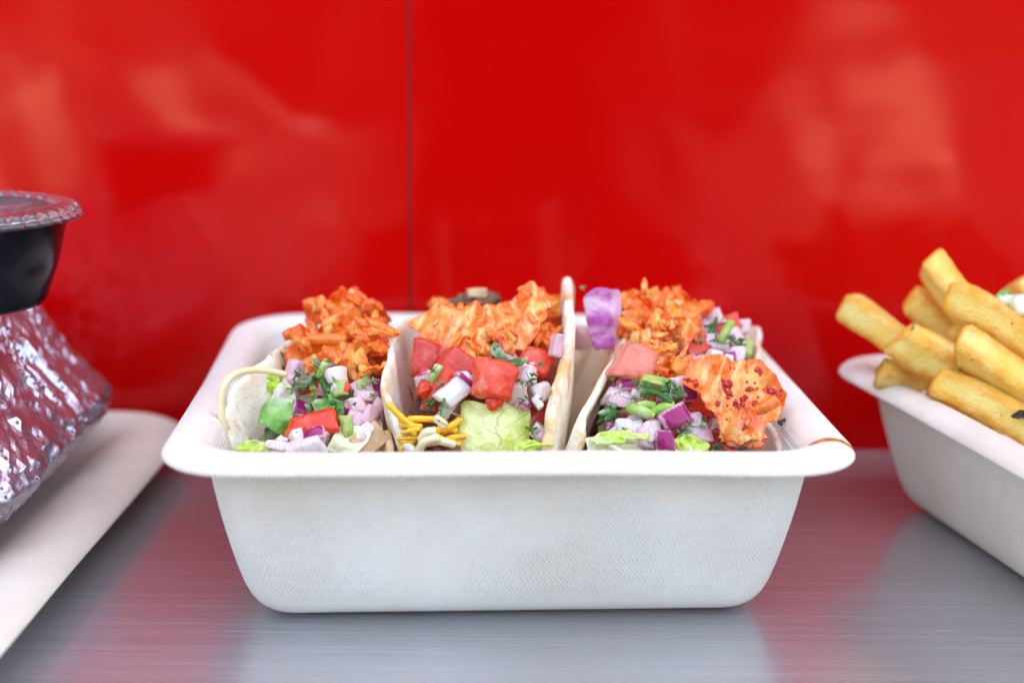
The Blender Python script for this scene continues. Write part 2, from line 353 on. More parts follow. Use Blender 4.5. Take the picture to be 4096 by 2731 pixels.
_chunk_cache = {}
def chunk_mesh(w, h, d, seed, jit=.16, bev=.16, lump=.10, curve=0.0, taper=0):
    bm = bmesh.new(); bmesh.ops.create_cube(bm, size=1)
    rs = random.Random(seed)
    for v in bm.verts:
        v.co = Vector((v.co.x*w*(1+rs.uniform(-jit, jit)), v.co.y*h*(1+rs.uniform(-jit, jit)), v.co.z*d*(1+rs.uniform(-jit, jit))))
        if taper and v.co.y > 0: v.co.x *= 1-taper
    sh1, sh2 = rs.uniform(-.22, .22), rs.uniform(-.25, .25)
    for v in bm.verts: v.co.x += v.co.y*sh1; v.co.z += v.co.x*sh2
    bmesh.ops.bevel(bm, geom=bm.edges[:], offset=bev*min(w, h, d), segments=2, profile=.6, affect='EDGES')
    bmesh.ops.triangulate(bm, faces=[f for f in bm.faces if len(f.verts) > 4])
    bmesh.ops.subdivide_edges(bm, edges=[e for e in bm.edges if e.calc_length() > .35*min(w, h, d)], cuts=2, use_grid_fill=True)
    sv = Vector((seed*1.7 % 31, seed*.37 % 17, seed*.9 % 23)); m = min(w, h, d)
    for v in bm.verts:
        v.co += nv(v.co*(1.3/m)+sv)*lump*m + nv(v.co*(4/m)+sv)*.025*m
        if curve: v.co.z -= curve*(v.co.x/w)**2*w*1.2
    bmesh.ops.scale(bm, vec=(CM, CM, CM), verts=bm.verts)
    me = bpy.data.meshes.new('chunk'); bm.to_mesh(me); bm.free()
    me.polygons.foreach_set('use_smooth', [True]*len(me.polygons))
    return me
SEED = [100]
def chunk(name, mat, px, py, Y, w, h, d, parent, roll=0, tx=-25, ty=20, jit=.16, bev=.16, curve=0, taper=0, label=None, pos=None):
    """w,h in picture units, d in cm"""
    SEED[0] += 1
    k = PPC(Y)*(1.1 if name == 'onion_dice' else 1.0)
    tom = name.startswith('tomato')
    if name == 'onion_dice': curve = max(curve, .34)
    me = chunk_mesh(w/k, h/k, d, SEED[0], max(jit, .28) if tom else max(jit, .18), max(bev, .18) if tom else bev, .22 if tom else .16, curve=curve, taper=taper); me.name = name
    me.materials.append(M[mat])
    o = bpy.data.objects.new(name, me); C.objects.link(o)
    place(o, pos if pos is not None else P(px, py, Y), orient(roll, tx, ty), parent)
    if label: o['label'] = label
    return o
def sheet(name, mat, px, py, Y, w, h, parent, roll=0, tx=0, ty=0, fold=.25, rag=.18, thick=.10, seed=None, curl=0.0, freq=1.2, square=False, fine=.05, res=1.0, label=None, ridge=1.0, ruffle=0.0, taper=0.0):
    """a ragged crumpled leaf piece: w,h in picture units"""
    SEED[0] += 1; s = seed or SEED[0]
    k = PPC(Y); W, H = w/k/2, h/k/2
    rings = max(7, int(14*res)); seg = max(20, int(44*res))
    sv = Vector((s*3.1 % 47, s*1.7 % 53, 0))
    V = [(0, 0, 0)]; E = [0.0]; F = []
    for i in range(1, rings+1):
        t = i/rings
        for j in range(seg):
            a = 2*math.pi*j/seg
            ca, sa = math.cos(a), math.sin(a)
            if square:
                q = 1/max(abs(ca), abs(sa)); q = 1+(q-1)*.85
            else: q = 1
            rg = 1+rag*(nz((ca*1.4, sa*1.4, s*.37))*1.9+nz((ca*3.1, sa*3.1, s*.77))*.55+nz((ca*9, sa*9, s*.5))*.30)
            rr = t*q*(1+(rg-1)*t)
            x, y = ca*rr*W, sa*rr*H
            V.append((x, y, 0)); E.append(max(0, (t-.72)/.28)**1.5)
    for j in range(seg): F.append((0, 1+j, 1+(j+1) % seg))
    for i in range(rings-1):
        b = 1+i*seg
        for j in range(seg): F.append((b+j, b+seg+j, b+seg+(j+1) % seg, b+(j+1) % seg))
    sz = min(W, H); out = []
    for x, y, z in V:
        p = Vector((x/sz*freq, y/sz*freq, 0))+sv
        zz = fold*sz*2*(ridge*(0.5-abs(nz(p*.55))*2.0)+nz(p*.8)*.9)+fine*sz*nz(p*3)*1.4
        zz += fold*sz*.28*(.5-abs(nz(p*1.9)))
        if ruffle:
            tt = min(1.2, math.hypot(x/W, y/H)); an = math.atan2(y, x)
            zz += ruffle*sz*tt**2.2*(math.sin(an*6+s+2.5*nz((an, s, 1)))*.6+math.sin(an*13+s*2+2*nz((an*2, s, 4)))*.35)
            zz += ruffle*sz*.35*math.sin(x/sz*6+2.5*nz(p*.8))
        if taper: x *= 1+taper*y/H
        q = nv(p*.9)*fold*sz*.55
        c = curl
        X = x+q.x; Y2 = y+q.y
        zz -= c*(X/W)**2*W
        out.append((X, Y2, zz))
    o = mesh_obj(name, out, F, M[mat], attr=E, solid=thick, sub=1)
    place(o, P(px, py, Y), orient(roll, tx, ty), parent)
    if label: o['label'] = label
    return o
def ribbon(name, mat, pts, width, parent, thick=.07, ruff=.45, twist=0.0, taper=.5, label=None, n=22, m=5):
    """a strip swept along pts [(px,py,Y)...]; width in cm"""
    SEED[0] += 1; s = SEED[0]
    c = [P(*p) for p in pts]; V = []; F = []; E = []
    def at(t):
        x = t*(len(c)-1); i = min(int(x), len(c)-2); f = x-i
        p0, p1, p2, p3 = c[max(i-1, 0)], c[i], c[i+1], c[min(i+2, len(c)-1)]
        return .5*((2*p1)+(p2-p0)*f+(2*p0-5*p1+4*p2-p3)*f*f+(3*p1-p0-3*p2+p3)*f**3)
    view = Vector((0, -1, .25)).normalized()
    for i in range(n+1):
        t = i/n; p = at(t); d = (at(min(1, t+.02))-at(max(0, t-.02))).normalized()
        sd = d.cross(view).normalized(); up = sd.cross(d)
        an = twist*(t-.5)+nz((t*3, s, 0))*.8; sd, up = sd*math.cos(an)+up*math.sin(an), up*math.cos(an)-sd*math.sin(an)
        wd = width*(1-taper*(2*abs(t-.5))**2)*(1+.35*nz((t*5, s*.7, 1)))
        for j in range(m+1):
            u = j/m-.5
            q = p+sd*(u*wd)+up*(ruff*width*(nz((t*6, u*3, s))+.35*math.cos(u*math.pi)))
            V.append(q+nv((t*9, u*4, s))*width*.12+up*(abs(u)*2)**2*math.sin(t*30+s+(3 if u > 0 else 0))*width*.13); E.append(min(1, abs(u)*2)**3)
    for i in range(n):
        for j in range(m):
            a = i*(m+1)+j; F.append((a, a+1, a+m+2, a+m+1))
    o = mesh_obj(name, V, F, M[mat], parent, loc=at(.5), attr=E, solid=thick, sub=1)
    if label: o['label'] = label
    return o
def shred(name, mat, pts, r, parent, square=True, label=None, n=18, pos=False, rag=.12, ends=True):
    """a stick or shred along pts; r in cm"""
    SEED[0] += 1; s = SEED[0]
    c = [Vector(p) if pos else P(*p) for p in pts]
    def at(t):
        x = t*(len(c)-1); i = min(int(x), len(c)-2); f = x-i
        p0, p1, p2, p3 = c[max(i-1, 0)], c[i], c[i+1], c[min(i+2, len(c)-1)]
        return .5*((2*p1)+(p2-p0)*f+(2*p0-5*p1+4*p2-p3)*f*f+(3*p1-p0-3*p2+p3)*f**3)
    V = []; F = []; K = 8
    up0 = Vector((0, -.3, 1)).normalized()
    for i in range(n+1):
        t = i/n; p = at(t); d = (at(min(1, t+.03))-at(max(0, t-.03))).normalized()
        sd = d.cross(up0)
        if sd.length < .1: sd = d.cross(Vector((1, 0, 0)))
        sd.normalize(); up = sd.cross(d)
        rr = r*(1+rag*nz((t*6, s, 2)))
        if i in (0, n): rr *= .72
        for k in range(K):
            a = 2*math.pi*k/K+math.pi/8+.3
            q = 1.0
            if square: q = 1/max(abs(math.cos(a-.3)), abs(math.sin(a-.3)))*.92
            V.append(p+(sd*math.cos(a)+up*math.sin(a))*rr*q*(1+rag*.8*nz((t*8, k*1.3, s))))
    for i in range(n):
        for k in range(K):
            a = i*K+k; b = i*K+(k+1) % K; F.append((a, b, b+K, a+K))
    F.append(tuple(range(K))[::-1]); F.append(tuple(range(n*K, n*K+K)))
    o = mesh_obj(name, V, F, M[mat], parent, loc=at(.5))
    if label: o['label'] = label
    return o
def cilantro(px, py, Y, size, parent, roll=0, tx=-20, ty=0, mat='cilantro', lobes=5):
    """a small lobed herb leaf with its stalk; size in picture units"""
    SEED[0] += 1; s = SEED[0]; k = PPC(Y); S = size/k/2
    rs = random.Random(s); V = []; F = []
    def lobe(ang, L, W2):
        base = len(V); n = 7
        d = Vector((math.cos(ang), math.sin(ang), 0)); q = Vector((-d.y, d.x, 0)); cz = rs.uniform(-1.2, 1.2)
        for i in range(n+1):
            t = i/n; wv = W2*math.sin(math.pi*min(1, t*.85+.08))**.7*(1+.35*math.sin(t*17+ang))
            for u in (-1, 0, 1):
                p = d*(L*t)+q*(u*wv); p.z = cz*L*t*t+(.18*wv if u == 0 else -.1*wv)
                V.append(p)
        for i in range(n):
            for u in range(2):
                a = base+i*3+u; F.append((a, a+1, a+4, a+3))
    for i in range(lobes):
        lobe(R(90)+(i-(lobes-1)/2)*R(200/lobes)+rs.uniform(-.4, .4), S*rs.uniform(.45, 1.2), S*rs.uniform(.12, .24))
    lobe(R(-90)+rs.uniform(-.4, .4), S*rs.uniform(.8, 1.4), S*.06)
    o = mesh_obj('cilantro_leaf', V, F, M[mat], solid=.035, sub=1)
    place(o, P(px, py, Y), orient(roll, tx, ty), parent); return o

# ------------------------------------------------------------------ the setting
Yw = 45.95
def box(name, x0, x1, y0, y1, z0, z1, mat, parent=None, bev=0.0):
    c = Vector(((x0+x1)/2, (y0+y1)/2, z0))
    V = [(x, y, z) for z in (z0, z1) for y in (y0, y1) for x in (x0, x1)]
    F = [(0, 2, 3, 1), (4, 5, 7, 6), (0, 1, 5, 4), (2, 6, 7, 3), (1, 3, 7, 5), (0, 4, 6, 2)]
    o = mesh_obj(name, V, F, mat, parent, loc=c, smooth=False)
    if bev:
        b = o.modifiers.new('bevel', 'BEVEL'); b.width = bev*CM; b.segments = 3
    return o
SX = P(941, 500, 31.45+(Yw-30)/.94).x
wall = thing('truck_wall', 'glossy red metal food truck wall behind the trays', 'wall', (0, Yw, 0), kind='structure')
pr = box('wall_panel', SX+.04, 230, Yw, Yw+.5, -.6, 150, M['red'], wall, .04)
pl = box('wall_panel', -230, SX-.04, Yw, Yw+.5, -.6, 150, M['red'], wall, .04)
sm = box('panel_seam', SX-.3, SX+.3, Yw+.10, Yw+.45, -.6, 150, M['seam'], wall)
lw = box('lower_wall_panel', -230, 230, Yw, Yw+.5, -105, -3.0, M['red'], wall, .1)
# the counter: a folded steel sheet that reaches from the wall towards the viewer
mc = thing('steel_counter', 'brushed stainless steel counter under the trays', 'counter', (0, 36, 0), kind='structure')
V = []; F = []
prof = [(Yw-.02, 0), (25.6, 0), (25.0, -.15), (24.7, -.6), (24.7, -3.6), (25.4, -3.6), (25.4, -.8), (Yw-.02, -.5)]
for x in (-180, 180):
    for y, z in prof: V.append((x, y, z))
K = len(prof)
for k in range(K): F.append((k, (k+1) % K, (k+1) % K+K, k+K))
F += [tuple(range(K))[::-1], tuple(range(K, 2*K))]
top = mesh_obj('counter_top', V, F, M['steel'], mc, loc=(0, 36, 0), smooth=False)
# ground in front of the truck (seen only as soft reflections in the red wall)
def grd(name, col, pts, z, rough=.9):
    n = NT(name); n.set(color=n.mix(n.noise(.5, n.vec((1, 1, 1)), 4), col, tuple(c*.8 for c in col)), rough=rough,
                        normal=n.bump(n.noise(6, n.vec((1, 1, 1)), 4), .3, .01))
    o = mesh_obj(name, [(x*100, y*100, z) for x, y in pts], [tuple(range(len(pts)))], n.m, loc=(0, 0, z), smooth=False)
    o['kind'] = 'structure'; return o
GZ = -106.0
grd('ground', (.016, .016, .017), [(-400, -400), (400, -400), (400, 400), (-400, 400)], GZ)
hv = []; hf = []  # added row of dark trees, keeps the horizon sky out of the wall's reflection
for i in range(121):
    x = -90+180*i/120; y = -46-14*math.cos(x/60)+3*nz((x*.2, 0, 0))
    for k, (z, dy) in enumerate(((0, 0), (3, 1.5), (6.5, .5), (9+2.5*nz((x*.3, 4, 0))+1.2*nz((x*1.1, 4, 0)), -2))):
        hv.append((x*100, (y+dy+.8*nz((x*.7, z, 3)))*100, GZ+z*100))
for i in range(120):
    for k in range(3): a = i*4+k; hf.append((a, a+1, a+5, a+4))
hn = NT('tree_screen_leaves'); hn.set(color=hn.mix(hn.noise(.8, hn.vec((1, 1, 1)), 5), (.012, .022, .008), (.03, .045, .015)), rough=.9, normal=hn.bump(hn.noise(2, hn.vec((1, 1, 1)), 5), 1, .3))
tag(mesh_obj('tree_screen', hv, hf, hn.m, loc=(0, -5000, GZ)), 'added dark row of trees far behind the viewer, hiding the sky from the red wall', 'trees', kind='stuff')
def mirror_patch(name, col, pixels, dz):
    """made-up ground patch, shaped so that its reflection in the wall glows at these picture points"""
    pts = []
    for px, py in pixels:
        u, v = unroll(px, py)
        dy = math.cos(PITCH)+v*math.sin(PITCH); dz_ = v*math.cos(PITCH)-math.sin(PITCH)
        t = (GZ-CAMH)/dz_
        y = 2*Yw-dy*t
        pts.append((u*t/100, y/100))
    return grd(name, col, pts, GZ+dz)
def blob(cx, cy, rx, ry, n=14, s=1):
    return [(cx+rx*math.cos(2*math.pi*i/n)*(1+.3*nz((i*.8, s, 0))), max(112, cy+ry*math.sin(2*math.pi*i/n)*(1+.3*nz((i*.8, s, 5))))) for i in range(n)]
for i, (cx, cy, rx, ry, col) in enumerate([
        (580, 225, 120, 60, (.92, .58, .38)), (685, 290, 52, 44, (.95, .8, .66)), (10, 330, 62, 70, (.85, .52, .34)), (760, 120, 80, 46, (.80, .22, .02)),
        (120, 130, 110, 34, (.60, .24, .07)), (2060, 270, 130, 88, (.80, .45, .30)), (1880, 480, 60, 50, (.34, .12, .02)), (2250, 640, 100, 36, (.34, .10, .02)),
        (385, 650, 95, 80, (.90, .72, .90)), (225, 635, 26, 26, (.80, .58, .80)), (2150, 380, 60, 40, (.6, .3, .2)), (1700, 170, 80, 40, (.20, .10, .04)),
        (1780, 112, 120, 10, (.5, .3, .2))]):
    mirror_patch('reflection_patch', col, blob(cx, cy, rx, ry, s=i*3.3), .5+.4*i)  # invented coloured ground, added only for the glows it reflects in the wall

# ------------------------------------------------------------------ moulded pulp trays
def rrect(a, b, r, n=9):
    pts = []
    for cx, cy, s in ((a-r, b-r, 0), (-a+r, b-r, 90), (-a+r, -b+r, 180), (a-r, -b+r, 270)):
        for i in range(n+1):
            t = R(s+90*i/n); pts.append((cx+r*math.cos(t), cy+r*math.sin(t)))
    out = []                      # add points along the straights
    for i, p in enumerate(pts):
        out.append(p); q = pts[(i+1) % len(pts)]
        d = math.hypot(q[0]-p[0], q[1]-p[1])
        if d > 1.5:
            m = 14
            for k in range(1, m): out.append((p[0]+(q[0]-p[0])*k/m, p[1]+(q[1]-p[1])*k/m))
    return out
def tray_mesh(name, A, B, prof, rad, mat, parent, loc, seed, warp=.06, yaw=0):
    V = []; F = []; cnt = None
    for (ins, z, dr) in prof:
        ring = rrect(A-ins, B-ins, max(.5, rad-ins*.55+dr))
        cnt = len(ring)
        for x, y in ring:
            p = Vector((x, y, z))
            wv = warp*(z/5)
            p += Vector((nz((x*.12, y*.12, seed)), nz((x*.12, y*.12, seed+7)), nz((x*.15, y*.15, seed+3))))*wv*2 + nv((x*.9, y*.9, z*.9+seed))*.018
            V.append(p)
    for i in range(len(prof)-1):
        for j in range(cnt):
            a = i*cnt+j; b = i*cnt+(j+1) % cnt; F.append((a, b, b+cnt, a+cnt))
    F.append(tuple(range(cnt))[::-1]); F.append(tuple(range((len(prof)-1)*cnt, len(prof)*cnt)))
    o = mesh_obj(name, V, F, mat, parent, sub=1)
    return o
def tray_prof(h):
    return [(3.5, .03, 0), (2.85, .0, 0), (2.35, .10, 0), (1.95, .36, 0), (1.68, .85, 0), (1.42, 1.8, 0), (1.15, h*.62, 0), (.95, h-.55, 0), (.88, h-.38, 0),
            (.55, h-.30, 0), (.20, h-.36, 0), (.05, h-.41, 0), (-.02, h-.36, 0), (.02, h-.24, 0), (.20, h-.08, 0), (.52, h, 0), (.85, h-.03, 0), (1.08, h-.20, 0), (1.22, h-.55, 0),
            (1.42, h*.6, 0), (1.70, 1.8, 0), (1.98, .95, 0), (2.4, .42, 0), (3.0, .28, 0), (4.2, .26, 0)]
ty0 = 37.75
taco_tray = thing('food_tray', 'white moulded pulp tray holding three tacos, in the middle of the counter', 'tray', (-.3, ty0, 0))
taco_tray.rotation_euler.z = R(3.3)
tray_mesh('tray_shell', 8.12, 7.85, tray_prof(4.72), 1.9, M['pulp_stained'], taco_tray, None, 2.2)
# ------------------------------------------------------------------ tortillas
def flap(name, edge_pts, foldx, parent, bulge, loc, outward=-1, seed=1, thick=.20, foldz=.55, back=0.5):
    """one half of a folded tortilla lofted from its fold line up to its free edge"""
    c = [P(*p) for p in edge_pts]
    def at(t):
        x = t*(len(c)-1); i = min(int(x), len(c)-2); f = x-i
        p0, p1, p2, p3 = c[max(i-1, 0)], c[i], c[i+1], c[min(i+2, len(c)-1)]
        return .5*((2*p1)+(p2-p0)*f+(2*p0-5*p1+4*p2-p3)*f*f+(3*p1-p0-3*p2+p3)*f**3)
    n, m = 64, 22; V = []; F = []; E = []
    for i in range(n+1):
        t = i/n; e = at(t)
        e = e+Vector((nz((t*9, seed, 0))*.09+nz((t*26, seed, 3))*.05, nz((t*14, seed, 2))*.10+nz((t*30, seed, 2))*.05, nz((t*16, seed, 1))*.10+nz((t*40, seed, 5))*.05))
        fy = e.y+back*max(0, 1-1.6*t)-(.4*t)
        f = Vector((foldx, fy, foldz))
        ctrl = Vector((e.x*.72+foldx*.28+outward*bulge, (e.y+fy)/2, foldz+(e.z-foldz)*.32))
        for j in range(m+1):
            s = j/m
            p = f*(1-s)**2+ctrl*2*s*(1-s)+e*s*s
            p += Vector((nz((p.y*.5, p.z*.5, seed))*.14, 0, 0))+nv(p*1.4)*.05
            V.append(p); E.append(max(0, (s-.88)/.12)**2)
    for i in range(n):
        for j in range(m):
            a = i*(m+1)+j; F.append((a, a+1, a+m+2, a+m+1))
    return mesh_obj(name, V, F, M['tortilla'], parent, loc=loc, attr=E, solid=thick, offset=0, sub=1)

T = []
for px, lab in ((700, 'leftmost taco in the white tray, cheese shred hooked over its tortilla'), (1080, 'middle taco with a square of pale lettuce between its tortilla flaps'),
                (1560, 'rightmost taco, heaped with onion and a large kimchi leaf at its front')):
    p = P(px, 1100, 37); T.append(thing('taco', lab, 'taco', (p.x, YS(37), .3), 'tacos in the white pulp tray'))
t1, t2, t3 = T
X1, X2, X3 = -3.7, -.7, 3.7
flap('tortilla', [(535, 1130, 34.9), (517, 1045, 35.1), (522, 1000, 35.2), (525, 940, 35.6), (540, 885, 36.2), (585, 842, 37.1), (635, 802, 38.2), (668, 772, 40), (690, 765, 43), (668, 800, 46)], X1-.5, t1, .1, (X1, YS(37), .3), -1, 3, back=2.2)
flap('tortilla', [(918, 1130, 34.6), (900, 1050, 35.0), (893, 1000, 35.4), (874, 978, 35.9), (868, 930, 36.6), (878, 860, 38), (893, 810, 40), (903, 790, 43), (890, 820, 46)], X1-.4, t1, .5, (X1, YS(37), .3), 1, 5)
flap('tortilla', [(985, 1130, 34.2), (962, 1050, 34.6), (925, 1005, 34.9), (899, 955, 35.2), (884, 900, 35.6), (880, 850, 36.2), (893, 800, 37.1), (905, 765, 38.2), (928, 737, 39.6), (958, 728, 41.5), (985, 742, 44), (985, 775, 46.4)], X2-.1, t2, .2, (X2, YS(37), .3), -1, 8, back=3.4)
flap('tortilla', [(1235, 1130, 34.0), (1250, 1045, 34.5), (1262, 980, 34.8), (1277, 900, 35.4), (1293, 820, 36.2), (1306, 750, 37.4), (1308, 690, 38.8), (1303, 650, 40.3), (1299, 634, 41.5), (1303, 660, 44), (1305, 730, 46.4)], X2+.6, t2, .55, (X2, YS(37), .3), 1, 11, .29)
flap('tortilla', [(1300, 1130, 34.3), (1328, 1045, 34.6), (1345, 985, 34.9), (1357, 940, 35.3), (1385, 880, 36), (1412, 830, 37), (1438, 795, 38.2), (1436, 772, 39.6), (1395, 768, 41.5), (1345, 785, 44), (1322, 825, 46)], X3-2.1, t3, 1.45, (X3, YS(37), .3), -1, 14)
flap('tortilla', [(1775, 1130, 35.0), (1787, 1045, 35.4), (1781, 985, 36.2), (1762, 915, 38), (1728, 842, 40.2), (1744, 795, 41.2), (1746, 760, 42.6), (1730, 745, 44), (1702, 762, 45.6), (1680, 800, 47)], X3+.6, t3, .1, (X3, YS(37), .3), 1, 17)

# ------------------------------------------------------------------ bulk filling low in every taco
def mound(parent, x, w0, ztop, seed):
    V = []; F = []; n, m = 30, 14
    for i in range(n+1):
        t = i/n; y = YS(35.2+11*t)
        hh = ztop(t)
        for j in range(m+1):
            u = j/m*2-1
            z = .6+(hh-.6)*(1-abs(u)**2.2)+.25*nz((y*1.3, u*3, seed))
            V.append((x+u*w0*(.6+.4*math.sin(math.pi*min(1, t*.9+.1)))+.1*nz((y, u, seed+4)), y, z))
    for i in range(n):
        for j in range(m):
            a = i*(m+1)+j; F.append((a, a+1, a+m+2, a+m+1))
    o = mesh_obj('meat_filling', V, F, M['meat'], parent, loc=(x, YS(37), .3), solid=.1, sub=1)
mound(t1, X1-.4, 1.5, lambda t: 3.2+1.7*math.sin(math.pi*t), 1)
mound(t2, X2+.2, 1.5, lambda t: 3.3+2.0*math.sin(math.pi*t), 2)
mound(t3, X3+.1, 2.0, lambda t: 3.2+1.9*math.sin(math.pi*t), 3)
# loose diced pieces that fill the tacos behind and below the ones picked out one by one
def fill(parent, regions, n, kinds, seed):
    rs = random.Random(seed)
    for i in range(n):
        x0, x1, y0, y1, Ya, Yb = rs.choice(regions)
        px = rs.uniform(x0, x1); f = rs.random(); py = y1+(y0-y1)*f; Y = Ya+(Yb-Ya)*f+rs.uniform(.2, .9)
        k = rs.choice(kinds); s = rs.uniform(26, 46)
        nm, mt = {'o': ('onion_dice', rs.choice(['onion', 'onion_white', 'onion_lilac', 'onion_deep'])), 't': ('tomato_dice', rs.choice(['tomato', 'tomato_deep', 'tomato_pale'])),
                  'p': ('pepper_dice', 'pepper'), 'k': ('kimchi_piece', 'kimchi_red'), 'l': ('lettuce_piece', 'cabbage'), 'c': ('', '')}[k]
        if k == 'c': cilantro(px, py, Y-.3, rs.uniform(35, 60), parent, rs.uniform(0, 360), rs.uniform(-40, 20), rs.uniform(-30, 30))
        elif k in 'kl': sheet(nm, mt, px, py, Y, s*1.5, s*1.1, parent, rs.uniform(0, 360), rs.uniform(-50, 10), rs.uniform(-40, 40), fold=.35, res=.6)
        else: chunk(nm, mt, px, py, Y, s, s*rs.uniform(.6, 1), rs.uniform(.35, .6), parent, rs.uniform(0, 180), rs.uniform(-60, 20), rs.uniform(-50, 50))
fill(t1, [(620, 870, 880, 1050, 36.0, 38.8), (660, 860, 840, 930, 38.2, 40)], 95, 'oootttpllc', 3)
fill(t2, [(985, 1250, 860, 1050, 36.4, 38.6), (960, 1260, 780, 880, 38, 41)], 100, 'oottttpkc', 4)
fill(t3, [(1390, 1740, 900, 1050, 36.2, 38.4), (1450, 1700, 790, 900, 38.2, 40.8)], 125, 'ooootttplc', 5)

# ------------------------------------------------------------------ taco 1, piece by piece
t = t1
shred('cheese_shred', 'white_cheese', [(528, 1040, 35.2), (513, 985, 35.0), (507, 925, 35.0), (518, 880, 35.1), (548, 855, 35.4), (600, 849, 35.9), (658, 860, 36.3)], .092, t, label='long pale cheese shred hooked over the tortilla', n=36, rag=.08)
sheet('lettuce_piece', 'frill', 585, 1032, 34.9, 95, 46, t, 8, -15, 10, fold=.2, rag=.25, thick=.05)
sheet('lettuce_piece', 'greenleaf', 634, 955, 36.0, 98, 78, t, -30, -25, -15, fold=.34, rag=.12, thick=.05, curl=.55, ridge=.6, freq=.7, label='rounded bright green leaf')
sheet('lettuce_piece', 'cilantro', 632, 1002, 36.1, 80, 46, t, 10, -20, 0, fold=.3, rag=.3, thick=.06)
sheet('lettuce_piece', 'frill', 628, 890, 37.4, 40, 84, t, 10, -5, 25, fold=.35, thick=.07)
sheet('lettuce_piece', 'cabbage', 655, 915, 37.2, 52, 90, t, 14, -10, -20, fold=.35, thick=.07)
sheet('lettuce_piece', 'cabbage', 700, 930, 37.3, 95, 70, t, -8, -20, 12, fold=.3, thick=.07)
sheet('lettuce_piece', 'cabbage', 770, 930, 37.6, 90, 60, t, 5, -25, -12, fold=.3, thick=.07)
sheet('lettuce_piece', 'cabbage', 800, 1016, 35.1, 86, 70, t, 60, -5, 12, fold=.22, rag=.12, thick=.06, square=True)
chunk('tortilla_scrap', 'nut', 848, 1012, 35.3, 70, 62, .25, t, 38, 5, 20)
o = chunk('tomato_wedge', 'tomato', 722, 985, 35.6, 122, 58, .8, t, 8, -38, 6, jit=.22, bev=.3)
chunk('tomato_dice', 'tomato', 712, 900, 38, 70, 44, .6, t, 15, -30, 0)
chunk('tomato_dice', 'tomato', 760, 898, 37.9, 62, 40, .6, t, -5, -40, 10)
chunk('onion_dice', 'onion', 643, 1024, 34.9, 62, 26, .35, t, -6, -12, 5)
chunk('onion_dice', 'onion_white', 706, 1030, 34.8, 86, 58, .5, t, 24, 15, 10, curve=.2)
chunk('onion_dice', 'onion_deep', 722, 1003, 34.9, 52, 36, .35, t, 20, -40, 8)
chunk('onion_dice', 'onion_white', 770, 861, 36.9, 54, 40, .45, t, 16, -10, 24, jit=.08, label='small bright white onion cube')
chunk('onion_dice', 'onion_lilac', 678, 848, 37.7, 38, 54, .4, t, -18, 0, -30)
chunk('onion_dice', 'onion_lilac', 672, 882, 37.5, 46, 52, .4, t, -5, 10, -20)
chunk('pepper_dice', 'pepper', 780, 897, 36.7, 42, 34, .4, t, 14, -20, 20)
chunk('pepper_dice', 'pepper', 796, 978, 35.3, 24, 50, .3, t, 8, 5, 30)
for (x, y, Y, ww, hh, r, m) in [(820, 932, 36.0, 44, 42, 20, 'onion'), (815, 968, 35.6, 42, 44, -15, 'onion_lilac'), (846, 960, 35.8, 46, 60, -22, 'onion_lilac'), (838, 992, 35.4, 40, 34, 40, 'onion'),
                              (862, 940, 36.4, 36, 50, -30, 'onion'), (832, 898, 36.9, 56, 58, 20, 'onion_lilac'), (862, 900, 37.2, 36, 50, 5, 'onion_deep'), (835, 1012, 35.5, 40, 36, 10, 'onion_lilac'), (800, 905, 37.3, 30, 26, 0, 'onion_deep')]:
    chunk('onion_dice', m, x, y, Y, ww, hh, .45, t, r, -25+r*.4, 15)
sheet('herb_leaf', 'greenleaf', 762, 935, 36.4, 84, 48, t, -22, -20, 10, fold=.2, rag=.2, thick=.05)
for (x, y, Y, sz, r) in [(708, 880, 37.0, 60, 70), (738, 858, 36.8, 60, -150), (742, 838, 36.9, 52, 10), (752, 880, 36.7, 48, -140), (790, 925, 36.3, 46, -120), (768, 945, 36.0, 36, -100), (716, 948, 35.8, 60, 80), (662, 828, 38.2, 50, 0), (806, 916, 36.5, 36, -70)]:
    cilantro(x, y, Y, sz, t, r)
shred('herb_stem', 'stem', [(732, 865, 36.8), (740, 845, 36.7), (748, 832, 36.7)], .09, t, False)
shred('herb_stem', 'cilantro', [(738, 868, 36.7), (752, 905, 36.6), (768, 930, 36.4)], .08, t, False)
# its kimchi
ribbon('kimchi_shred', 'kimchi_red', [(652, 772, 38.6), (680, 763, 38.6), (715, 768, 38.5), (745, 790, 38.5)], .42, t)
sheet('kimchi_piece', 'kimchi_red', 752, 720, 40.6, 88, 92, t, 20, -30, 10, fold=.62, freq=.8, rag=.35, thick=.055, res=1.2, ruffle=.13)
sheet('kimchi_piece', 'kimchi_red', 800, 690, 41.2, 60, 84, t, -5, -15, -20, fold=.55, rag=.4, thick=.055, ruffle=.13)
sheet('kimchi_piece', 'kimchi', 822, 712, 41.0, 66, 80, t, 30, -20, 25, fold=.62, freq=.8, rag=.35, thick=.055, ruffle=.13)
sheet('kimchi_piece', 'kimchi_red', 780, 750, 39.4, 140, 84, t, -10, -30, 0, fold=.62, freq=.8, rag=.3, thick=.055, res=1.2, ruffle=.13)
sheet('kimchi_piece', 'kimchi_red', 850, 745, 40.2, 78, 80, t, 45, -25, 12, fold=.62, freq=.8, rag=.35, thick=.055, ruffle=.13)
sheet('kimchi_piece', 'kimchi_red', 740, 812, 38.1, 134, 66, t, 12, -35, 0, fold=.45, rag=.3, thick=.055, res=1.2, ruffle=.13)
sheet('kimchi_piece', 'kimchi', 715, 838, 37.8, 74, 36, t, 20, -30, 0, fold=.4, rag=.3, thick=.055, ruffle=.13)
sheet('kimchi_piece', 'kimchi_red', 866, 796, 38.0, 70, 70, t, 24, -20, 15, fold=.62, freq=.8, rag=.4, thick=.055, ruffle=.13)
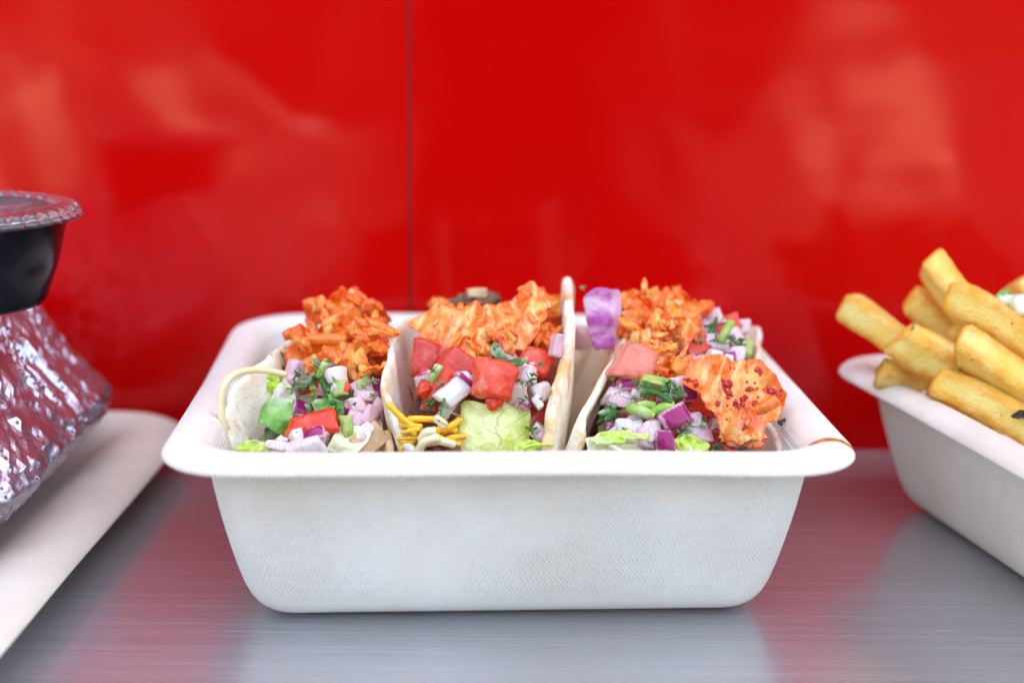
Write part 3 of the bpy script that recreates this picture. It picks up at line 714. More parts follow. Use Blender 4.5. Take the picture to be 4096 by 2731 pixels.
sheet('kimchi_piece', 'flake', 868, 740, 40.8, 50, 60, t, 50, -20, 15, fold=.62, freq=.8, rag=.35, ruffle=.13)
sheet('kimchi_piece', 'kimchi_red', 872, 840, 38.0, 50, 60, t, 10, -20, 15, fold=.62, freq=.8, rag=.35, ruffle=.13)
shred('carrot_stick', 'carrot', [(704, 782, 38.3), (750, 778, 38.2), (797, 782, 38.2)], .17, t)
ribbon('kimchi_shred', 'kimchi_gold', [(866, 748, 38.6), (838, 772, 38.1), (812, 806, 37.6), (806, 840, 37.4), (818, 872, 37.3)], .42, t, ruff=.35, n=30, thick=.07)
ribbon('kimchi_shred', 'kimchi_gold', [(848, 790, 37.7), (828, 820, 37.3), (840, 850, 37.2), (824, 874, 37.2)], .34, t, ruff=.4, n=30, thick=.07)
ribbon('kimchi_shred', 'kimchi', [(806, 668, 41), (802, 700, 40.6), (790, 735, 40.2)], .34, t)
ribbon('kimchi_shred', 'kimchi_red', [(722, 712, 40.4), (745, 700, 40.2), (775, 720, 40.0), (800, 715, 40)], .42, t)
ribbon('kimchi_shred', 'kimchi', [(800, 730, 39.9), (815, 745, 39.4), (808, 770, 39)], .4, t)
ribbon('kimchi_shred', 'kimchi_red', [(840, 695, 41), (845, 720, 40.6), (870, 750, 40)], .34, t)

# ------------------------------------------------------------------ taco 2
t = t2
sheet('lettuce_square', 'romaine', 1135, 1010, 35.0, 176, 176, t, -4, -12, 4, fold=.20, rag=.16, thick=.035, square=True, curl=.26, res=1.5, ridge=.5, freq=.9, fine=.012, ruffle=.05, label='square piece of pale veined romaine lettuce')
sheet('lettuce_piece', 'frill', 1208, 1026, 34.6, 66, 34, t, 14, -10, 0, fold=.3, rag=.15, thick=.06)
shred('lettuce_rib', 'frill', [(1195, 1040, 34.5), (1215, 1024, 34.4), (1250, 1020, 34.4), (1272, 1022, 34.5)], .04, t, False)
chunk('tomato_dice', 'tomato', 1130, 876, 35.3, 70, 86, .7, t, -14, -10, 24, jit=.2, bev=.2)
chunk('tomato_dice', 'tomato', 1137, 925, 35.2, 40, 36, .4, t, 10, 0, 0, bev=.3)
chunk('tomato_dice', 'tomato_deep', 975, 826, 37.2, 56, 84, .7, t, 5, -5, 15, bev=.25)
chunk('tomato_dice', 'tomato_deep', 1042, 868, 36.6, 92, 112, .7, t, -35, -20, 10)
chunk('tomato_dice', 'tomato_deep', 1010, 905, 36.2, 46, 92, .5, t, -38, -10, 10)
chunk('tomato_dice', 'tomato', 1030, 885, 36.2, 50, 60, .5, t, -30, -10, 10)
chunk('tomato_dice', 'tomato', 1236, 838, 36.7, 66, 60, .7, t, -20, -20, -15)
chunk('tomato_dice', 'tomato_deep', 1225, 965, 35.9, 56, 84, .6, t, 5, -10, 15)
chunk('tomato_dice', 'tomato_deep', 1170, 800, 38, 60, 50, .6, t, 5, -20, 15)
chunk('tomato_dice', 'tomato_deep', 985, 880, 36.8, 50, 60, .6, t, 12, -10, 15)
chunk('onion_dice', 'onion_white', 1046, 898, 35.5, 52, 96, .4, t, -40, -12, 14, jit=.08, curve=.2, label='long pale onion strip with a purple end')
chunk('onion_dice', 'onion_deep', 1068, 872, 35.55, 50, 14, .42, t, -40, -12, 14, jit=.08)
chunk('onion_dice', 'onion_white', 1202, 856, 35.6, 56, 42, .45, t, -6, -12, -20, jit=.1)
chunk('onion_dice', 'onion', 1190, 898, 35.4, 52, 36, .5, t, -5, -60, -5, jit=.1)
chunk('onion_dice', 'onion_white', 1243, 900, 35.9, 64, 48, .4, t, 16, 0, 20, curve=.2)
chunk('onion_dice', 'onion_lilac', 1279, 794, 36.3, 26, 52, .35, t, -14, 0, 20)
chunk('onion_dice', 'onion_lilac', 1104, 862, 36.6, 34, 50, .4, t, 10, 0, 20)
chunk('onion_dice', 'onion_lilac', 1030, 935, 35.7, 70, 34, .4, t, 60, 0, 20)
shred('herb_stem', 'stem', [(994, 880, 36.3), (1002, 858, 36.2), (1010, 838, 36.2)], .13, t, False, n=8)
sheet('herb_leaf', 'cilantro', 1152, 818, 35.4, 34, 64, t, 34, -10, 40, fold=.15, rag=.1, thick=.05, curl=.5, label='curled dark green herb leaf')
sheet('herb_leaf', 'cilantro', 1182, 834, 35.3, 66, 24, t, 14, -40, 0, fold=.25, rag=.25, thick=.05)
sheet('herb_leaf', 'cilantro', 1139, 800, 35.5, 18, 30, t, 14, -10, 30, fold=.15, rag=.1, thick=.05)
cilantro(1022, 938, 35.0, 62, t, 80); cilantro(1228, 930, 35.4, 40, t, -60); cilantro(1222, 985, 35.0, 36, t, 170)
# its kimchi
sheet('kimchi_piece', 'kimchi', 1042, 758, 38.0, 168, 128, t, -22, -32, -8, fold=.34, rag=.30, thick=.055, res=1.6, freq=.8, label='pale orange folded kimchi leaf', ruffle=.10)
sheet('kimchi_piece', 'kimchi', 1190, 736, 38.6, 200, 130, t, 24, -30, 6, fold=.36, rag=.32, thick=.055, res=1.6, freq=.8, ruffle=.10)
sheet('kimchi_piece', 'kimchi', 1088, 806, 37.3, 100, 76, t, -40, -35, 0, fold=.35, rag=.25, thick=.055, ruffle=.13)
sheet('kimchi_piece', 'kimchi_gold', 1148, 782, 37.9, 96, 56, t, 40, -30, 0, fold=.4, rag=.28, thick=.055, ruffle=.13)
sheet('kimchi_piece', 'kimchi', 1222, 690, 40.0, 80, 66, t, -50, -30, 0, fold=.4, rag=.25, thick=.055, ruffle=.13)
sheet('kimchi_piece', 'kimchi_gold', 1262, 705, 41.2, 70, 70, t, 10, -20, 0, fold=.4, rag=.2, thick=.055, ruffle=.13)
sheet('kimchi_piece', 'kimchi_red', 1242, 776, 38.2, 90, 70, t, 20, -20, 0, fold=.45, rag=.3, thick=.055, ruffle=.13)
sheet('kimchi_piece', 'kimchi_red', 1262, 745, 39.4, 66, 70, t, 20, -20, 0, fold=.45, rag=.3, thick=.055, ruffle=.13)
sheet('kimchi_piece', 'kimchi', 1116, 742, 39.6, 120, 90, t, 0, -30, 0, fold=.35, rag=.28, thick=.055, ruffle=.13)
ribbon('kimchi_shred', 'kimchi', [(1105, 732, 38.9), (1140, 718, 38.9), (1180, 716, 39.2)], .3, t)
sheet('mushroom_slice', 'mushroom', 1093, 694, 41.4, 120, 46, t, 2, -50, 0, fold=.18, rag=.12, thick=.3, label='brown mushroom slice')
sheet('mushroom_slice', 'mushroom', 1085, 712, 41.4, 90, 30, t, 2, -20, 0, fold=.18, rag=.12, thick=.3)
ribbon('kimchi_shred', 'carrot', [(990, 694, 41.5), (1015, 700, 41.4), (1040, 705, 41.3)], .4, t, thick=.22)
chunk('nut_piece', 'nut', 1095, 674, 41.5, 44, 22, .4, t, 4, 0, 10)
# cheese
for k, (a, b, c, m) in enumerate([((890, 925, 34.9), (930, 965, 34.9), (985, 1000, 35.0), 'y'), ((936, 962, 35.1), (980, 962, 35.1), (1024, 966, 35.2), 'y'), ((985, 992, 34.9), (1020, 1010, 34.8), (1058, 1020, 34.9), 'y'),
                       ((1005, 990, 35), (1035, 978, 35), (1060, 960, 35.2), 'y'), ((955, 985, 35.2), (985, 995, 35.2), (1010, 1012, 35.2), 'y'), ((1000, 960, 35.1), (1012, 968, 34.9), (1020, 980, 34.9), 'w'),
                       ((965, 1012, 34.8), (980, 992, 34.7), (1002, 990, 34.7), 'w'), ((960, 1040, 34.7), (975, 1015, 34.6), (1010, 1004, 34.6), 'w'), ((1030, 1000, 35), (1050, 1030, 35), (1055, 1050, 35), 'y'),
                       ((1010, 1000, 35.1), (1030, 985, 35.1), (1050, 990, 35.1), 'y'), ((975, 1018, 34.9), (1010, 1012, 34.7), (1045, 1022, 34.8), 'w')]):
    shred('cheese_shred', 'yellow_cheese' if m == 'y' else 'white_cheese', [a, b, c], .085 if m == 'y' else .11, t, n=12)
rs = random.Random(12)
for k in range(12):
    x, y, Y = rs.uniform(930, 1050), rs.uniform(962, 1025), rs.uniform(34.75, 35.1); a = rs.uniform(-1.1, 1.3); L = rs.uniform(12, 30)
    shred('cheese_shred', 'yellow_cheese' if k % 6 else 'white_cheese', [(x-L*math.cos(a), y-L*math.sin(a)*.6, Y+.1), (x, y, Y), (x+L*math.cos(a), y+L*math.sin(a)*.6, Y+.05)], rs.uniform(.055, .085), t, n=8)
sheet('meat_piece', 'meat', 1012, 1030, 35.0, 76, 44, t, 0, -20, 0, fold=.5, rag=.35, thick=.3)
sheet('meat_piece', 'meat', 1045, 1045, 35.2, 60, 50, t, 0, -20, 0, fold=.5, rag=.35, thick=.3)

# ------------------------------------------------------------------ taco 3
t = t3
sheet('onion_slice', 'onion_slice', 1388, 733, 39.4, 78, 138, t, 6, 0, 14, fold=.06, rag=.10, thick=.16, square=True, curl=.35, taper=.28, ridge=.4, label='tall purple onion slice standing upright')
chunk('onion_dice', 'onion_lilac', 1334, 776, 42, 46, 60, .5, t, 0, 0, 0, bev=.3)
cilantro(1340, 662, 40.5, 22, t, 40); cilantro(1432, 715, 40, 50, t, -20); cilantro(1425, 770, 39.5, 44, t, 10)
chunk('tomato_dice', 'tomato_pale', 1455, 838, 36.4, 90, 78, .8, t, -14, -14, 16, jit=.2, bev=.2, label='pale salmon tomato cube')
chunk('tomato_dice', 'tomato', 1440, 905, 36.4, 50, 56, .5, t, -8, -14, 16)
for (x, y, Y, ww, hh, r, m, tx) in [(1444, 886, 36.0, 52, 26, 4, 'onion_deep', -20), (1420, 912, 35.9, 66, 30, -12, 'onion', -55), (1425, 925, 35.7, 60, 26, -10, 'onion_lilac', -10), (1446, 984, 35.1, 66, 46, 8, 'onion_white', -10),
                              (1550, 958, 34.9, 74, 54, 28, 'onion_deep', -5), (1496, 990, 34.9, 52, 56, 5, 'onion', -10), (1524, 1012, 34.7, 46, 56, 2, 'onion_deep', -5), (1480, 1008, 34.8, 42, 50, -8, 'onion_lilac', -10),
                              (1512, 948, 35.3, 52, 38, 20, 'onion', 10), (1592, 975, 35.3, 58, 58, 18, 'onion_white', -10), (1612, 1003, 35.2, 60, 30, 10, 'onion_lilac', -10), (1560, 892, 36, 50, 50, 5, 'onion_lilac', -20),
                              (1580, 900, 35.9, 34, 44, 15, 'onion_deep', 0), (1500, 905, 36.4, 70, 30, 0, 'onion_lilac', -30), (1470, 960, 35.6, 46, 40, 30, 'onion_lilac', -10), (1470, 868, 36.8, 44, 44, 10, 'onion', 0), (1650, 1005, 35.8, 50, 40, 0, 'onion', -10)]:
    chunk('onion_dice', m, x, y, Y, ww, hh, .45, t, r, tx, 12, jit=.12)
chunk('tomato_dice', 'tomato', 1510, 925, 36, 60, 46, .5, t, 12, -14, 6)
chunk('tomato_dice', 'tomato_pale', 1475, 945, 35.8, 84, 34, .5, t, -8, -30, 6)
chunk('tomato_dice', 'tomato', 1600, 930, 36.2, 60, 56, .5, t, -8, -30, 6)
chunk('tomato_dice', 'tomato_deep', 1650, 1022, 35.5, 70, 50, .5, t, -8, -30, 6)
chunk('tomato_dice', 'tomato', 1520, 975, 35.5, 40, 40, .5, t, -8, -30, 6)
chunk('pepper_dice', 'pepper', 1502, 880, 35.7, 66, 26, .35, t, -8, -40, 10)
chunk('pepper_dice', 'greenleaf', 1530, 886, 35.6, 22, 26, .3, t, -5, 0, 10)
chunk('pepper_dice', 'pepper', 1395, 900, 37, 40, 60, .4, t, -8, -10, 10); chunk('pepper_dice', 'pepper', 1578, 852, 37.5, 40, 30, .4, t, -8, -10, 10)
for (x, y, Y, sz, r) in [(1492, 898, 35.2, 66, 80), (1540, 905, 35.2, 64, -90), (1558, 905, 35.1, 50, -30), (1412, 944, 35.3, 64, 80), (1395, 955, 35.5, 56, 20), (1610, 968, 35.2, 46, 0), (1645, 1020, 35.2, 40, -160), (1405, 930, 35.6, 50, -40), (1612, 975, 35.0, 30, 200)]:
    cilantro(x, y, Y, sz, t, r)
shred('herb_stem', 'cilantro', [(1470, 896, 35.3), (1500, 900, 35.1), (1530, 915, 35.0), (1545, 928, 35.0)], .08, t, False)
shred('herb_stem', 'stem', [(1442, 935, 35.2), (1470, 942, 35.0), (1502, 956, 35.0)], .14, t, False)
shred('herb_stem', 'stem', [(1455, 936, 35.2), (1482, 928, 35.1), (1505, 932, 35.1)], .10, t, False)
shred('herb_stem', 'stem', [(1500, 944, 35.1), (1525, 936, 35.0), (1550, 932, 35.0)], .14, t, False)
sheet('lettuce_piece', 'cabbage', 1408, 1032, 34.6, 136, 56, t, 0, -10, 8, fold=.10, rag=.10, thick=.10, square=True, label='pale crisp lettuce rib')
sheet('lettuce_piece', 'frill', 1402, 1005, 34.4, 96, 36, t, 8, -20, 0, fold=.3, rag=.22, thick=.05)
sheet('lettuce_piece', 'frill', 1458, 1002, 34.4, 70, 16, t, 2, -20, 0, fold=.3, rag=.2, thick=.05)
shred('lettuce_rib', 'cabbage', [(1388, 1012, 34.4), (1412, 1028, 34.35), (1440, 1048, 34.3)], .09, t, False)
sheet('lettuce_piece', 'frill', 1590, 1024, 34.7, 82, 46, t, -14, -20, 0, fold=.3, rag=.2, thick=.05)
sheet('lettuce_piece', 'cabbage', 1545, 1040, 34.6, 90, 34, t, 10, -20, 0, fold=.2, rag=.2, thick=.07)
# pico at the back right
for (x, y, Y, ww, hh, r, m, k) in [(1640, 735, 40.8, 52, 52, 20, 'onion', 'o'), (1618, 755, 40.5, 46, 46, 60, 'onion_lilac', 'o'), (1690, 780, 39.9, 38, 54, 18, 'onion_lilac', 'o'), (1640, 792, 39.6, 66, 40, 0, 'onion_white', 'o'),
                             (1672, 742, 41, 56, 34, 20, 'tomato', 't'), (1655, 768, 40.3, 56, 36, 20, 'tomato_deep', 't'), (1598, 800, 39.4, 60, 60, 30, 'tomato', 't'), (1612, 838, 38.2, 50, 38, 10, 'onion_white', 'o'),
                             (1642, 826, 38.2, 34, 44, 0, 'onion_white', 'o'), (1668, 826, 38.6, 40, 36, 0, 'onion_deep', 'o'), (1590, 862, 37.6, 40, 30, 10, 'onion_deep', 'o'), (1700, 755, 41.2, 36, 40, 10, 'onion_lilac', 'o'),
                             (1690, 820, 39, 44, 40, 10, 'onion_lilac', 'o'), (1660, 850, 37.8, 44, 40, 30, 'tomato', 't'), (1620, 870, 37.2, 54, 40, 30, 'onion_lilac', 'o'), (1600, 830, 38.6, 40, 40, 10, 'onion_deep', 'o')]:
    chunk('onion_dice' if k == 'o' else 'tomato_dice', m, x, y, Y, ww, hh, .5, t, r, -15, 14, jit=.14)
for (x, y, Y, sz, r) in [(1642, 750, 39.9, 56, 100), (1612, 772, 39.6, 50, 80), (1700, 802, 39.4, 50, -60), (1690, 812, 39.3, 44, 90), (1630, 772, 39.5, 36, 0)]:
    cilantro(x, y, Y, sz, t, r)
shred('herb_stem', 'stem', [(1655, 786, 39.3), (1668, 760, 39.3), (1682, 736, 39.4)], .12, t, False, n=8, label='pale green herb stem standing up')
shred('carrot_stick', 'carrot', [(1545, 838, 37.6), (1568, 832, 37.5), (1594, 824, 37.5)], .15, t)
# kimchi heap
for (x, y, Y, ww, hh, r, m) in [(1490, 690, 41.6, 130, 70, 0, 'kimchi_gold'), (1550, 690, 41.4, 60, 70, 30, 'kimchi_red'), (1455, 720, 40.8, 80, 60, 20, 'kimchi'), (1505, 740, 40.0, 90, 84, -30, 'kimchi_red'), (1580, 730, 40.4, 110, 70, 30, 'kimchi_red'),
                             (1480, 770, 39.2, 110, 80, 10, 'kimchi_red'), (1540, 780, 39.0, 110, 80, 40, 'kimchi'), (1520, 830, 37.6, 90, 80, -60, 'kimchi'), (1480, 800, 38.4, 90, 60, 20, 'kimchi'), (1560, 760, 39.6, 90, 90, 60, 'kimchi'), (1430, 745, 40, 50, 70, 20, 'kimchi'), (1500, 870, 37.4, 80, 40, 20, 'kimchi_red')]:
    sheet('kimchi_piece', m, x, y, Y, ww, hh, t, r, -28, (r % 30)-15, fold=.62, freq=.8, rag=.36, thick=.055, res=1.1, ruffle=.13)
for pts, m, wd in [([(1555, 660, 41.5), (1560, 690, 41), (1572, 720, 40.5)], 'kimchi_red', .34), ([(1530, 665, 41.5), (1536, 690, 41), (1530, 720, 40.5)], 'kimchi_red', .34), ([(1600, 712, 40.6), (1620, 700, 40.6), (1640, 706, 40.6)], 'carrot', .3),
                   ([(1470, 800, 37.9), (1495, 792, 37.6), (1520, 802, 37.5), (1545, 790, 37.6)], 'kimchi_gold', .34), ([(1500, 810, 37.5), (1512, 830, 37.2), (1500, 850, 37.2), (1525, 868, 37.1)], 'kimchi', .4),
                   ([(1525, 830, 37.3), (1552, 840, 37.1), (1560, 865, 37.0)], 'kimchi_gold', .4), ([(1440, 700, 40.6), (1470, 712, 40.2), (1495, 735, 39.8)], 'kimchi', .4), ([(1420, 730, 39.9), (1435, 752, 39.5), (1442, 780, 39.2)], 'kimchi', .34)]:
    ribbon('kimchi_shred', m, pts, wd, t, thick=.07)
# the big kimchi leaf at the front right
sheet('kimchi_leaf', 'kimchi', 1706, 918, 35.6, 236, 190, t, -22, -18, 6, fold=.17, rag=.30, thick=.055, seed=911, res=2.0, freq=1.1, fine=.03, label='large translucent kimchi leaf speckled with red chilli flakes', ruffle=.13)
sheet('kimchi_leaf', 'kimchi', 1700, 1000, 35.2, 110, 48, t, 12, -20, 0, fold=.4, rag=.35, thick=.055, seed=77, res=1.2, ruffle=.13)
rs = random.Random(5)
for (x, y, s) in [(1668, 882, 30), (1675, 905, 24), (1600, 880, 24), (1582, 872, 20), (1742, 850, 20), (1720, 895, 18), (1712, 912, 14), (1788, 905, 30), (1770, 895, 22), (1690, 925, 22), (1620, 925, 14), (1735, 925, 18), (1672, 968, 26), (1712, 980, 20), (1706, 918, 24), (1650, 925, 14)]:
    sheet('chilli_flake', 'flake', x, y, 35.05, s*.85, s*.6, t, rs.uniform(0, 180), -18, 0, fold=.4, rag=.8, thick=.08, res=.5)
shred('carrot_stick', 'carrot', [(1738, 942, 35.0), (1760, 932, 34.9), (1786, 918, 34.95)], .16, t)
for (x, y, s) in [(1793, 970, 14), (1800, 965, 8)]:
    sheet('burnt_crumb', 'char', x, y, 35.4, s, s, t, 0, -18, 0, fold=.3, rag=.4, thick=.06, res=.5)

def scraps(parent, spots, n, seed):
    rs = random.Random(seed)
    for i in range(n):
        cx, cy, rx, ry, Y = rs.choice(spots)
        x, y = cx+rs.uniform(-rx, rx), cy+rs.uniform(-ry, ry); YY = Y-rs.uniform(.1, .9)-(y-cy)*.012
        a = rs.uniform(0, 2*math.pi); L = rs.uniform(18, 42)
        mt = rs.choice(['kimchi', 'kimchi_red', 'kimchi_red', 'kimchi_gold'])
        if rs.random() < .7:
            dx, dy = L*math.cos(a), L*math.sin(a)*.8
            ribbon('kimchi_shred', mt, [(x-dx, y-dy, YY), (x+rs.uniform(-9, 9), y+rs.uniform(-9, 9), YY-.25), (x+dx, y+dy, YY+.1)], rs.uniform(.16, .34), parent, ruff=.5, taper=rs.uniform(.3, 1), n=12, m=3, thick=.06)
        else: sheet('kimchi_piece', mt, x, y, YY, L*1.9, L*1.3, parent, rs.uniform(0, 360), rs.uniform(-60, 10), rs.uniform(-50, 50), fold=.5, rag=.5, thick=.05, res=.7, ruffle=.12, freq=.8)
scraps(t1, [(770, 720, 45, 40, 40.4), (820, 720, 45, 50, 40.4), (750, 810, 70, 25, 38.2), (860, 800, 26, 50, 38.0), (800, 760, 60, 30, 39.4)], 34, 21)
scraps(t2, [(1250, 770, 35, 30, 38.6), (1120, 790, 60, 30, 37.7), (1060, 740, 60, 20, 38.8), (1240, 700, 40, 30, 40.6)], 16, 22)
scraps(t3, [(1500, 690, 60, 28, 41.2), (1570, 720, 50, 40, 40.4), (1490, 770, 50, 40, 39.2), (1535, 840, 35, 35, 37.6), (1460, 730, 30, 40, 40.2)], 40, 23)
def bits(parent, spots, n, seed):
    rs = random.Random(seed)
    for i in range(n):
        cx, cy, rx, ry, Y = rs.choice(spots); x, y = cx+rs.uniform(-rx, rx), cy+rs.uniform(-ry, ry)
        k = rs.random()
        if k < 2: cilantro(x, y, Y-.2, rs.uniform(18, 34), parent, rs.uniform(0, 360), rs.uniform(-50, 20), rs.uniform(-30, 30), lobes=rs.choice([3, 4, 5]))
        elif k < .86: chunk('onion_dice', rs.choice(['onion_white', 'onion', 'onion_lilac']), x, y, Y-.1, rs.uniform(16, 28), rs.uniform(12, 22), .25, parent, rs.uniform(0, 180))
        else: chunk('tomato_dice', rs.choice(['tomato', 'tomato_pale', 'tomato_deep']), x, y, Y-.1, rs.uniform(16, 30), rs.uniform(12, 22), .25, parent, rs.uniform(0, 180), bev=.3)
bits(t1, [(780, 940, 80, 70, 35.7), (720, 880, 50, 30, 37.1), (680, 980, 60, 40, 35.4)], 22, 31)
bits(t2, [(1190, 880, 60, 60, 35.2), (1010, 880, 40, 60, 35.9)], 14, 32)
bits(t3, [(1510, 950, 90, 60, 35.0), (1650, 790, 50, 50, 39.4), (1500, 890, 60, 20, 35.6)], 26, 33)

def top_layer(parent, spots, n, seed):
    rs = random.Random(seed)
    for i in range(n):
        cx, cy, rx, ry, Y = rs.choice(spots); x, y = cx+rs.uniform(-rx, rx), cy+rs.uniform(-ry, ry); s_ = rs.uniform(24, 42); k = rs.random()
        YY = Y+(cy-y)*.012
        if k < .55: chunk('onion_dice', rs.choice(['onion', 'onion_lilac', 'onion_white', 'onion_white', 'onion_deep']), x, y, YY, s_*1.15, s_*rs.uniform(.6, .95), rs.uniform(.22, .4), parent, rs.uniform(0, 180), rs.uniform(-60, 25), rs.uniform(-50, 50))
        elif k < .78: chunk('tomato_dice', rs.choice(['tomato', 'tomato', 'tomato_pale', 'tomato_deep']), x, y, YY, s_*1.1, s_*.8, .35, parent, rs.uniform(0, 180), rs.uniform(-50, 20), rs.uniform(-40, 40))
        elif k < .88: chunk('pepper_dice', 'pepper', x, y, YY, s_*.8, s_*.5, .3, parent, rs.uniform(0, 180), rs.uniform(-50, 20), rs.uniform(-40, 40))
        else: sheet('lettuce_piece', rs.choice(['cabbage', 'frill', 'greenleaf']), x, y, YY, s_*1.5, s_*.8, parent, rs.uniform(0, 180), -20, 0, fold=.35, rag=.3, thick=.04, res=.7, ruffle=.1)
top_layer(t1, [(800, 935, 60, 60, 36.2), (700, 910, 60, 30, 37.2), (690, 1010, 60, 20, 35.2), (850, 960, 20, 50, 36.2)], 34, 41)
top_layer(t2, [(1200, 880, 50, 60, 36.0), (1010, 870, 40, 60, 36.6), (1100, 860, 60, 30, 36.4), (1240, 960, 14, 50, 35.8)], 34, 42)
top_layer(t3, [(1500, 950, 90, 60, 35.5), (1650, 790, 50, 50, 40.0), (1500, 890, 70, 20, 36.1), (1640, 860, 50, 30, 37.6), (1450, 1000, 60, 20, 35.2), (1590, 990, 50, 30, 35.4)], 56, 43)

# ------------------------------------------------------------------ fry tray
ft = thing('food_tray', 'white moulded pulp tray of french fries, cut by the right edge of the photo', 'tray', (9.35+8*.974+7.8*.225, 42.1+8*.225-7.8*.974, 0))
ft.rotation_euler.z = R(13)
tray_mesh('tray_shell', 8.0, 7.8, tray_prof(4.3), 1.9, M['pulp2'], ft, None, 9.2)
def fry(label, pts, th, seed, flat=.9):
    c = [P(*p) for p in pts]
    def at(t):
        x = t*(len(c)-1); i = min(int(x), len(c)-2); f = x-i
        p0, p1, p2, p3 = c[max(i-1, 0)], c[i], c[i+1], c[min(i+2, len(c)-1)]
        return .5*((2*p1)+(p2-p0)*f+(2*p0-5*p1+4*p2-p3)*f*f+(3*p1-p0-3*p2+p3)*f**3)
    n = 34; K = 24; V = []; F = []; E = []; mid = at(.5); slx, sly = nz((seed, 3, 3))*1.1, nz((seed, 9, 3))*1.1
    for i in range(n+1):
        t = i/n; p = at(t); d = (at(min(1, t+.04))-at(max(0, t-.04))).normalized()
        sd = d.cross(Vector((0, -.35, 1))).normalized(); up = sd.cross(d)
        ro = .5*math.sin(seed*2.1)+.25*(t-.5)*math.sin(seed); sd, up = sd*math.cos(ro)+up*math.sin(ro), up*math.cos(ro)-sd*math.sin(ro)
        cap = 1.0
        if i == 0 or i == n: cap = .86; p = p+d*(-.03 if i == 0 else .03)
        elif i == 1 or i == n-1: cap = .93
        for k in range(K):
            a = 2*math.pi*k/K; ca, sa = math.cos(a), math.sin(a)
            q = (abs(ca)**9+abs(sa)**9)**(-1/9)
            rr = th/2*q*cap*(1+.09*nz((t*3, seed, 0))+.05*nz((ca*1.3+t*5, sa*1.3, seed))+.035*nz((ca*5+t*26, sa*5, seed)))
            sk = d*((ca*slx+sa*sly)*th*.5) if i < 3 else (d*((ca*sly-sa*slx)*th*.5) if i > n-3 else Vector())
            V.append(p+sd*ca*rr*flat+up*sa*rr+sk)
            E.append(max(0, min(1, (q-1.02)*6+(1 if i < 2 or i > n-2 else 0))))
    for i in range(n):
        for k in range(K):
            a = i*K+k; b = i*K+(k+1) % K; F.append((a, b, b+K, a+K))
    c0 = len(V); V.append(at(0)-(at(.05)-at(0)).normalized()*.04); E.append(.6)
    c1 = len(V); V.append(at(1)+(at(1)-at(.95)).normalized()*.04); E.append(.6)
    for k in range(K): F.append((c0, (k+1) % K, k)); F.append((c1, n*K+k, n*K+(k+1) % K))
    o = mesh_obj('french_fry', V, F, M['fry'], None, loc=mid, attr=E)
    tag(o, label, 'french fry', 'french fries in the right tray'); return o
for i, (lab, pts, th) in enumerate([
    ('fry sticking out furthest left over the tray corner', [(1945, 702, 42.6), (2000, 738, 42), (2060, 782, 41.4), (2130, 830, 41)], .98),
    ('small fry stub resting on the tray lip below the others', [(2022, 856, 40.4), (2055, 862, 40.6), (2110, 880, 41.6)], .82),
    ('broad blunt fry lying across the left part of the heap', [(2062, 775, 40.0), (2130, 812, 39.8), (2200, 850, 39.6), (2290, 900, 39.6)], 1.14),
    ('fry peeking out behind the broad blunt one', [(2092, 685, 42.4), (2150, 735, 42.2), (2215, 790, 42), (2290, 850, 41.8)], .9),
    ('tallest fry, its upper end pointing up at the red wall', [(2138, 600, 42.0), (2168, 650, 41.6), (2220, 715, 41.2), (2300, 790, 40.8)], .98),
    ('long curved fry dotted with pepper, running off the right edge', [(2182, 678, 40.6), (2235, 700, 40.2), (2300, 742, 39.8), (2400, 820, 39.2)], 1.02),
    ('pale wide fry with a crisp cut corner in the middle of the heap', [(2208, 790, 38.8), (2270, 830, 38.4), (2340, 878, 38), (2430, 945, 37.6)], 1.10),
    ('lowest fry, lying along the tray lip', [(2160, 878, 39.0), (2225, 902, 38.4), (2300, 940, 37.8), (2400, 1000, 37.0)], .98),
    ('blurred fry end at the top right behind a garlic piece', [(2330, 650, 42.8), (2375, 700, 42.4), (2430, 760, 42)], .95),
    ('fry buried between the curved fry and the pale wide one', [(2200, 775, 41.2), (2260, 790, 40.8), (2360, 830, 40.4)], .9),
    ('fry buried under the pepper dotted one', [(2220, 735, 41.8), (2290, 785, 41.2), (2400, 860, 40.8)], .9),
    ('fry underneath the small stub', [(2130, 900, 41.6), (2200, 930, 41.2), (2300, 980, 40.6)], .9)]):
    fry(lab, pts, th*.88, i*7.7+1)
rsf = random.Random(9)
for k in range(7):
    x, y, Y = 2400+rsf.uniform(0, 160), 760+rsf.uniform(0, 200), rsf.uniform(36.5, 42)
    fry(('crosswise', 'steep', 'level', 'short', 'thin', 'blunt', 'bent')[k]+' fry lying deep in the right tray, beyond the right edge', [(x, y, Y), (x+120, y+40*rsf.uniform(-1, 2), Y-rsf.uniform(0, 2)), (x+260, y+60*rsf.uniform(-1, 2), Y-rsf.uniform(0, 3))], .95, 60+k*3)
g1 = chunk('garlic_piece', 'garlic', 2342, 702, 39.8, 44, 46, .5, None, 10, 0, 0, bev=.35); tag(g1, 'white garlic piece on the pepper dotted fry at the right edge', 'garlic')
g2 = chunk('garlic_piece', 'garlic', 2312, 690, 40.2, 36, 24, .4, None, 10, 0, 0, bev=.35); tag(g2, 'smaller garlic bit beside the herb on the fries', 'garlic')
g3 = sheet('herb_leaf', 'greenleaf', 2306, 676, 40.3, 34, 16, None, 10, -20, 0, fold=.3, thick=.06); tag(g3, 'small green herb bit above the garlic on the fries', 'herb')
g4 = sheet('burnt_crumb', 'char', 2345, 952, 36.9, 40, 18, None, 10, -30, 0, fold=.4, rag=.4, thick=.08); tag(g4, 'burnt dark crumb on the lowest fry at the right edge', 'crumb')

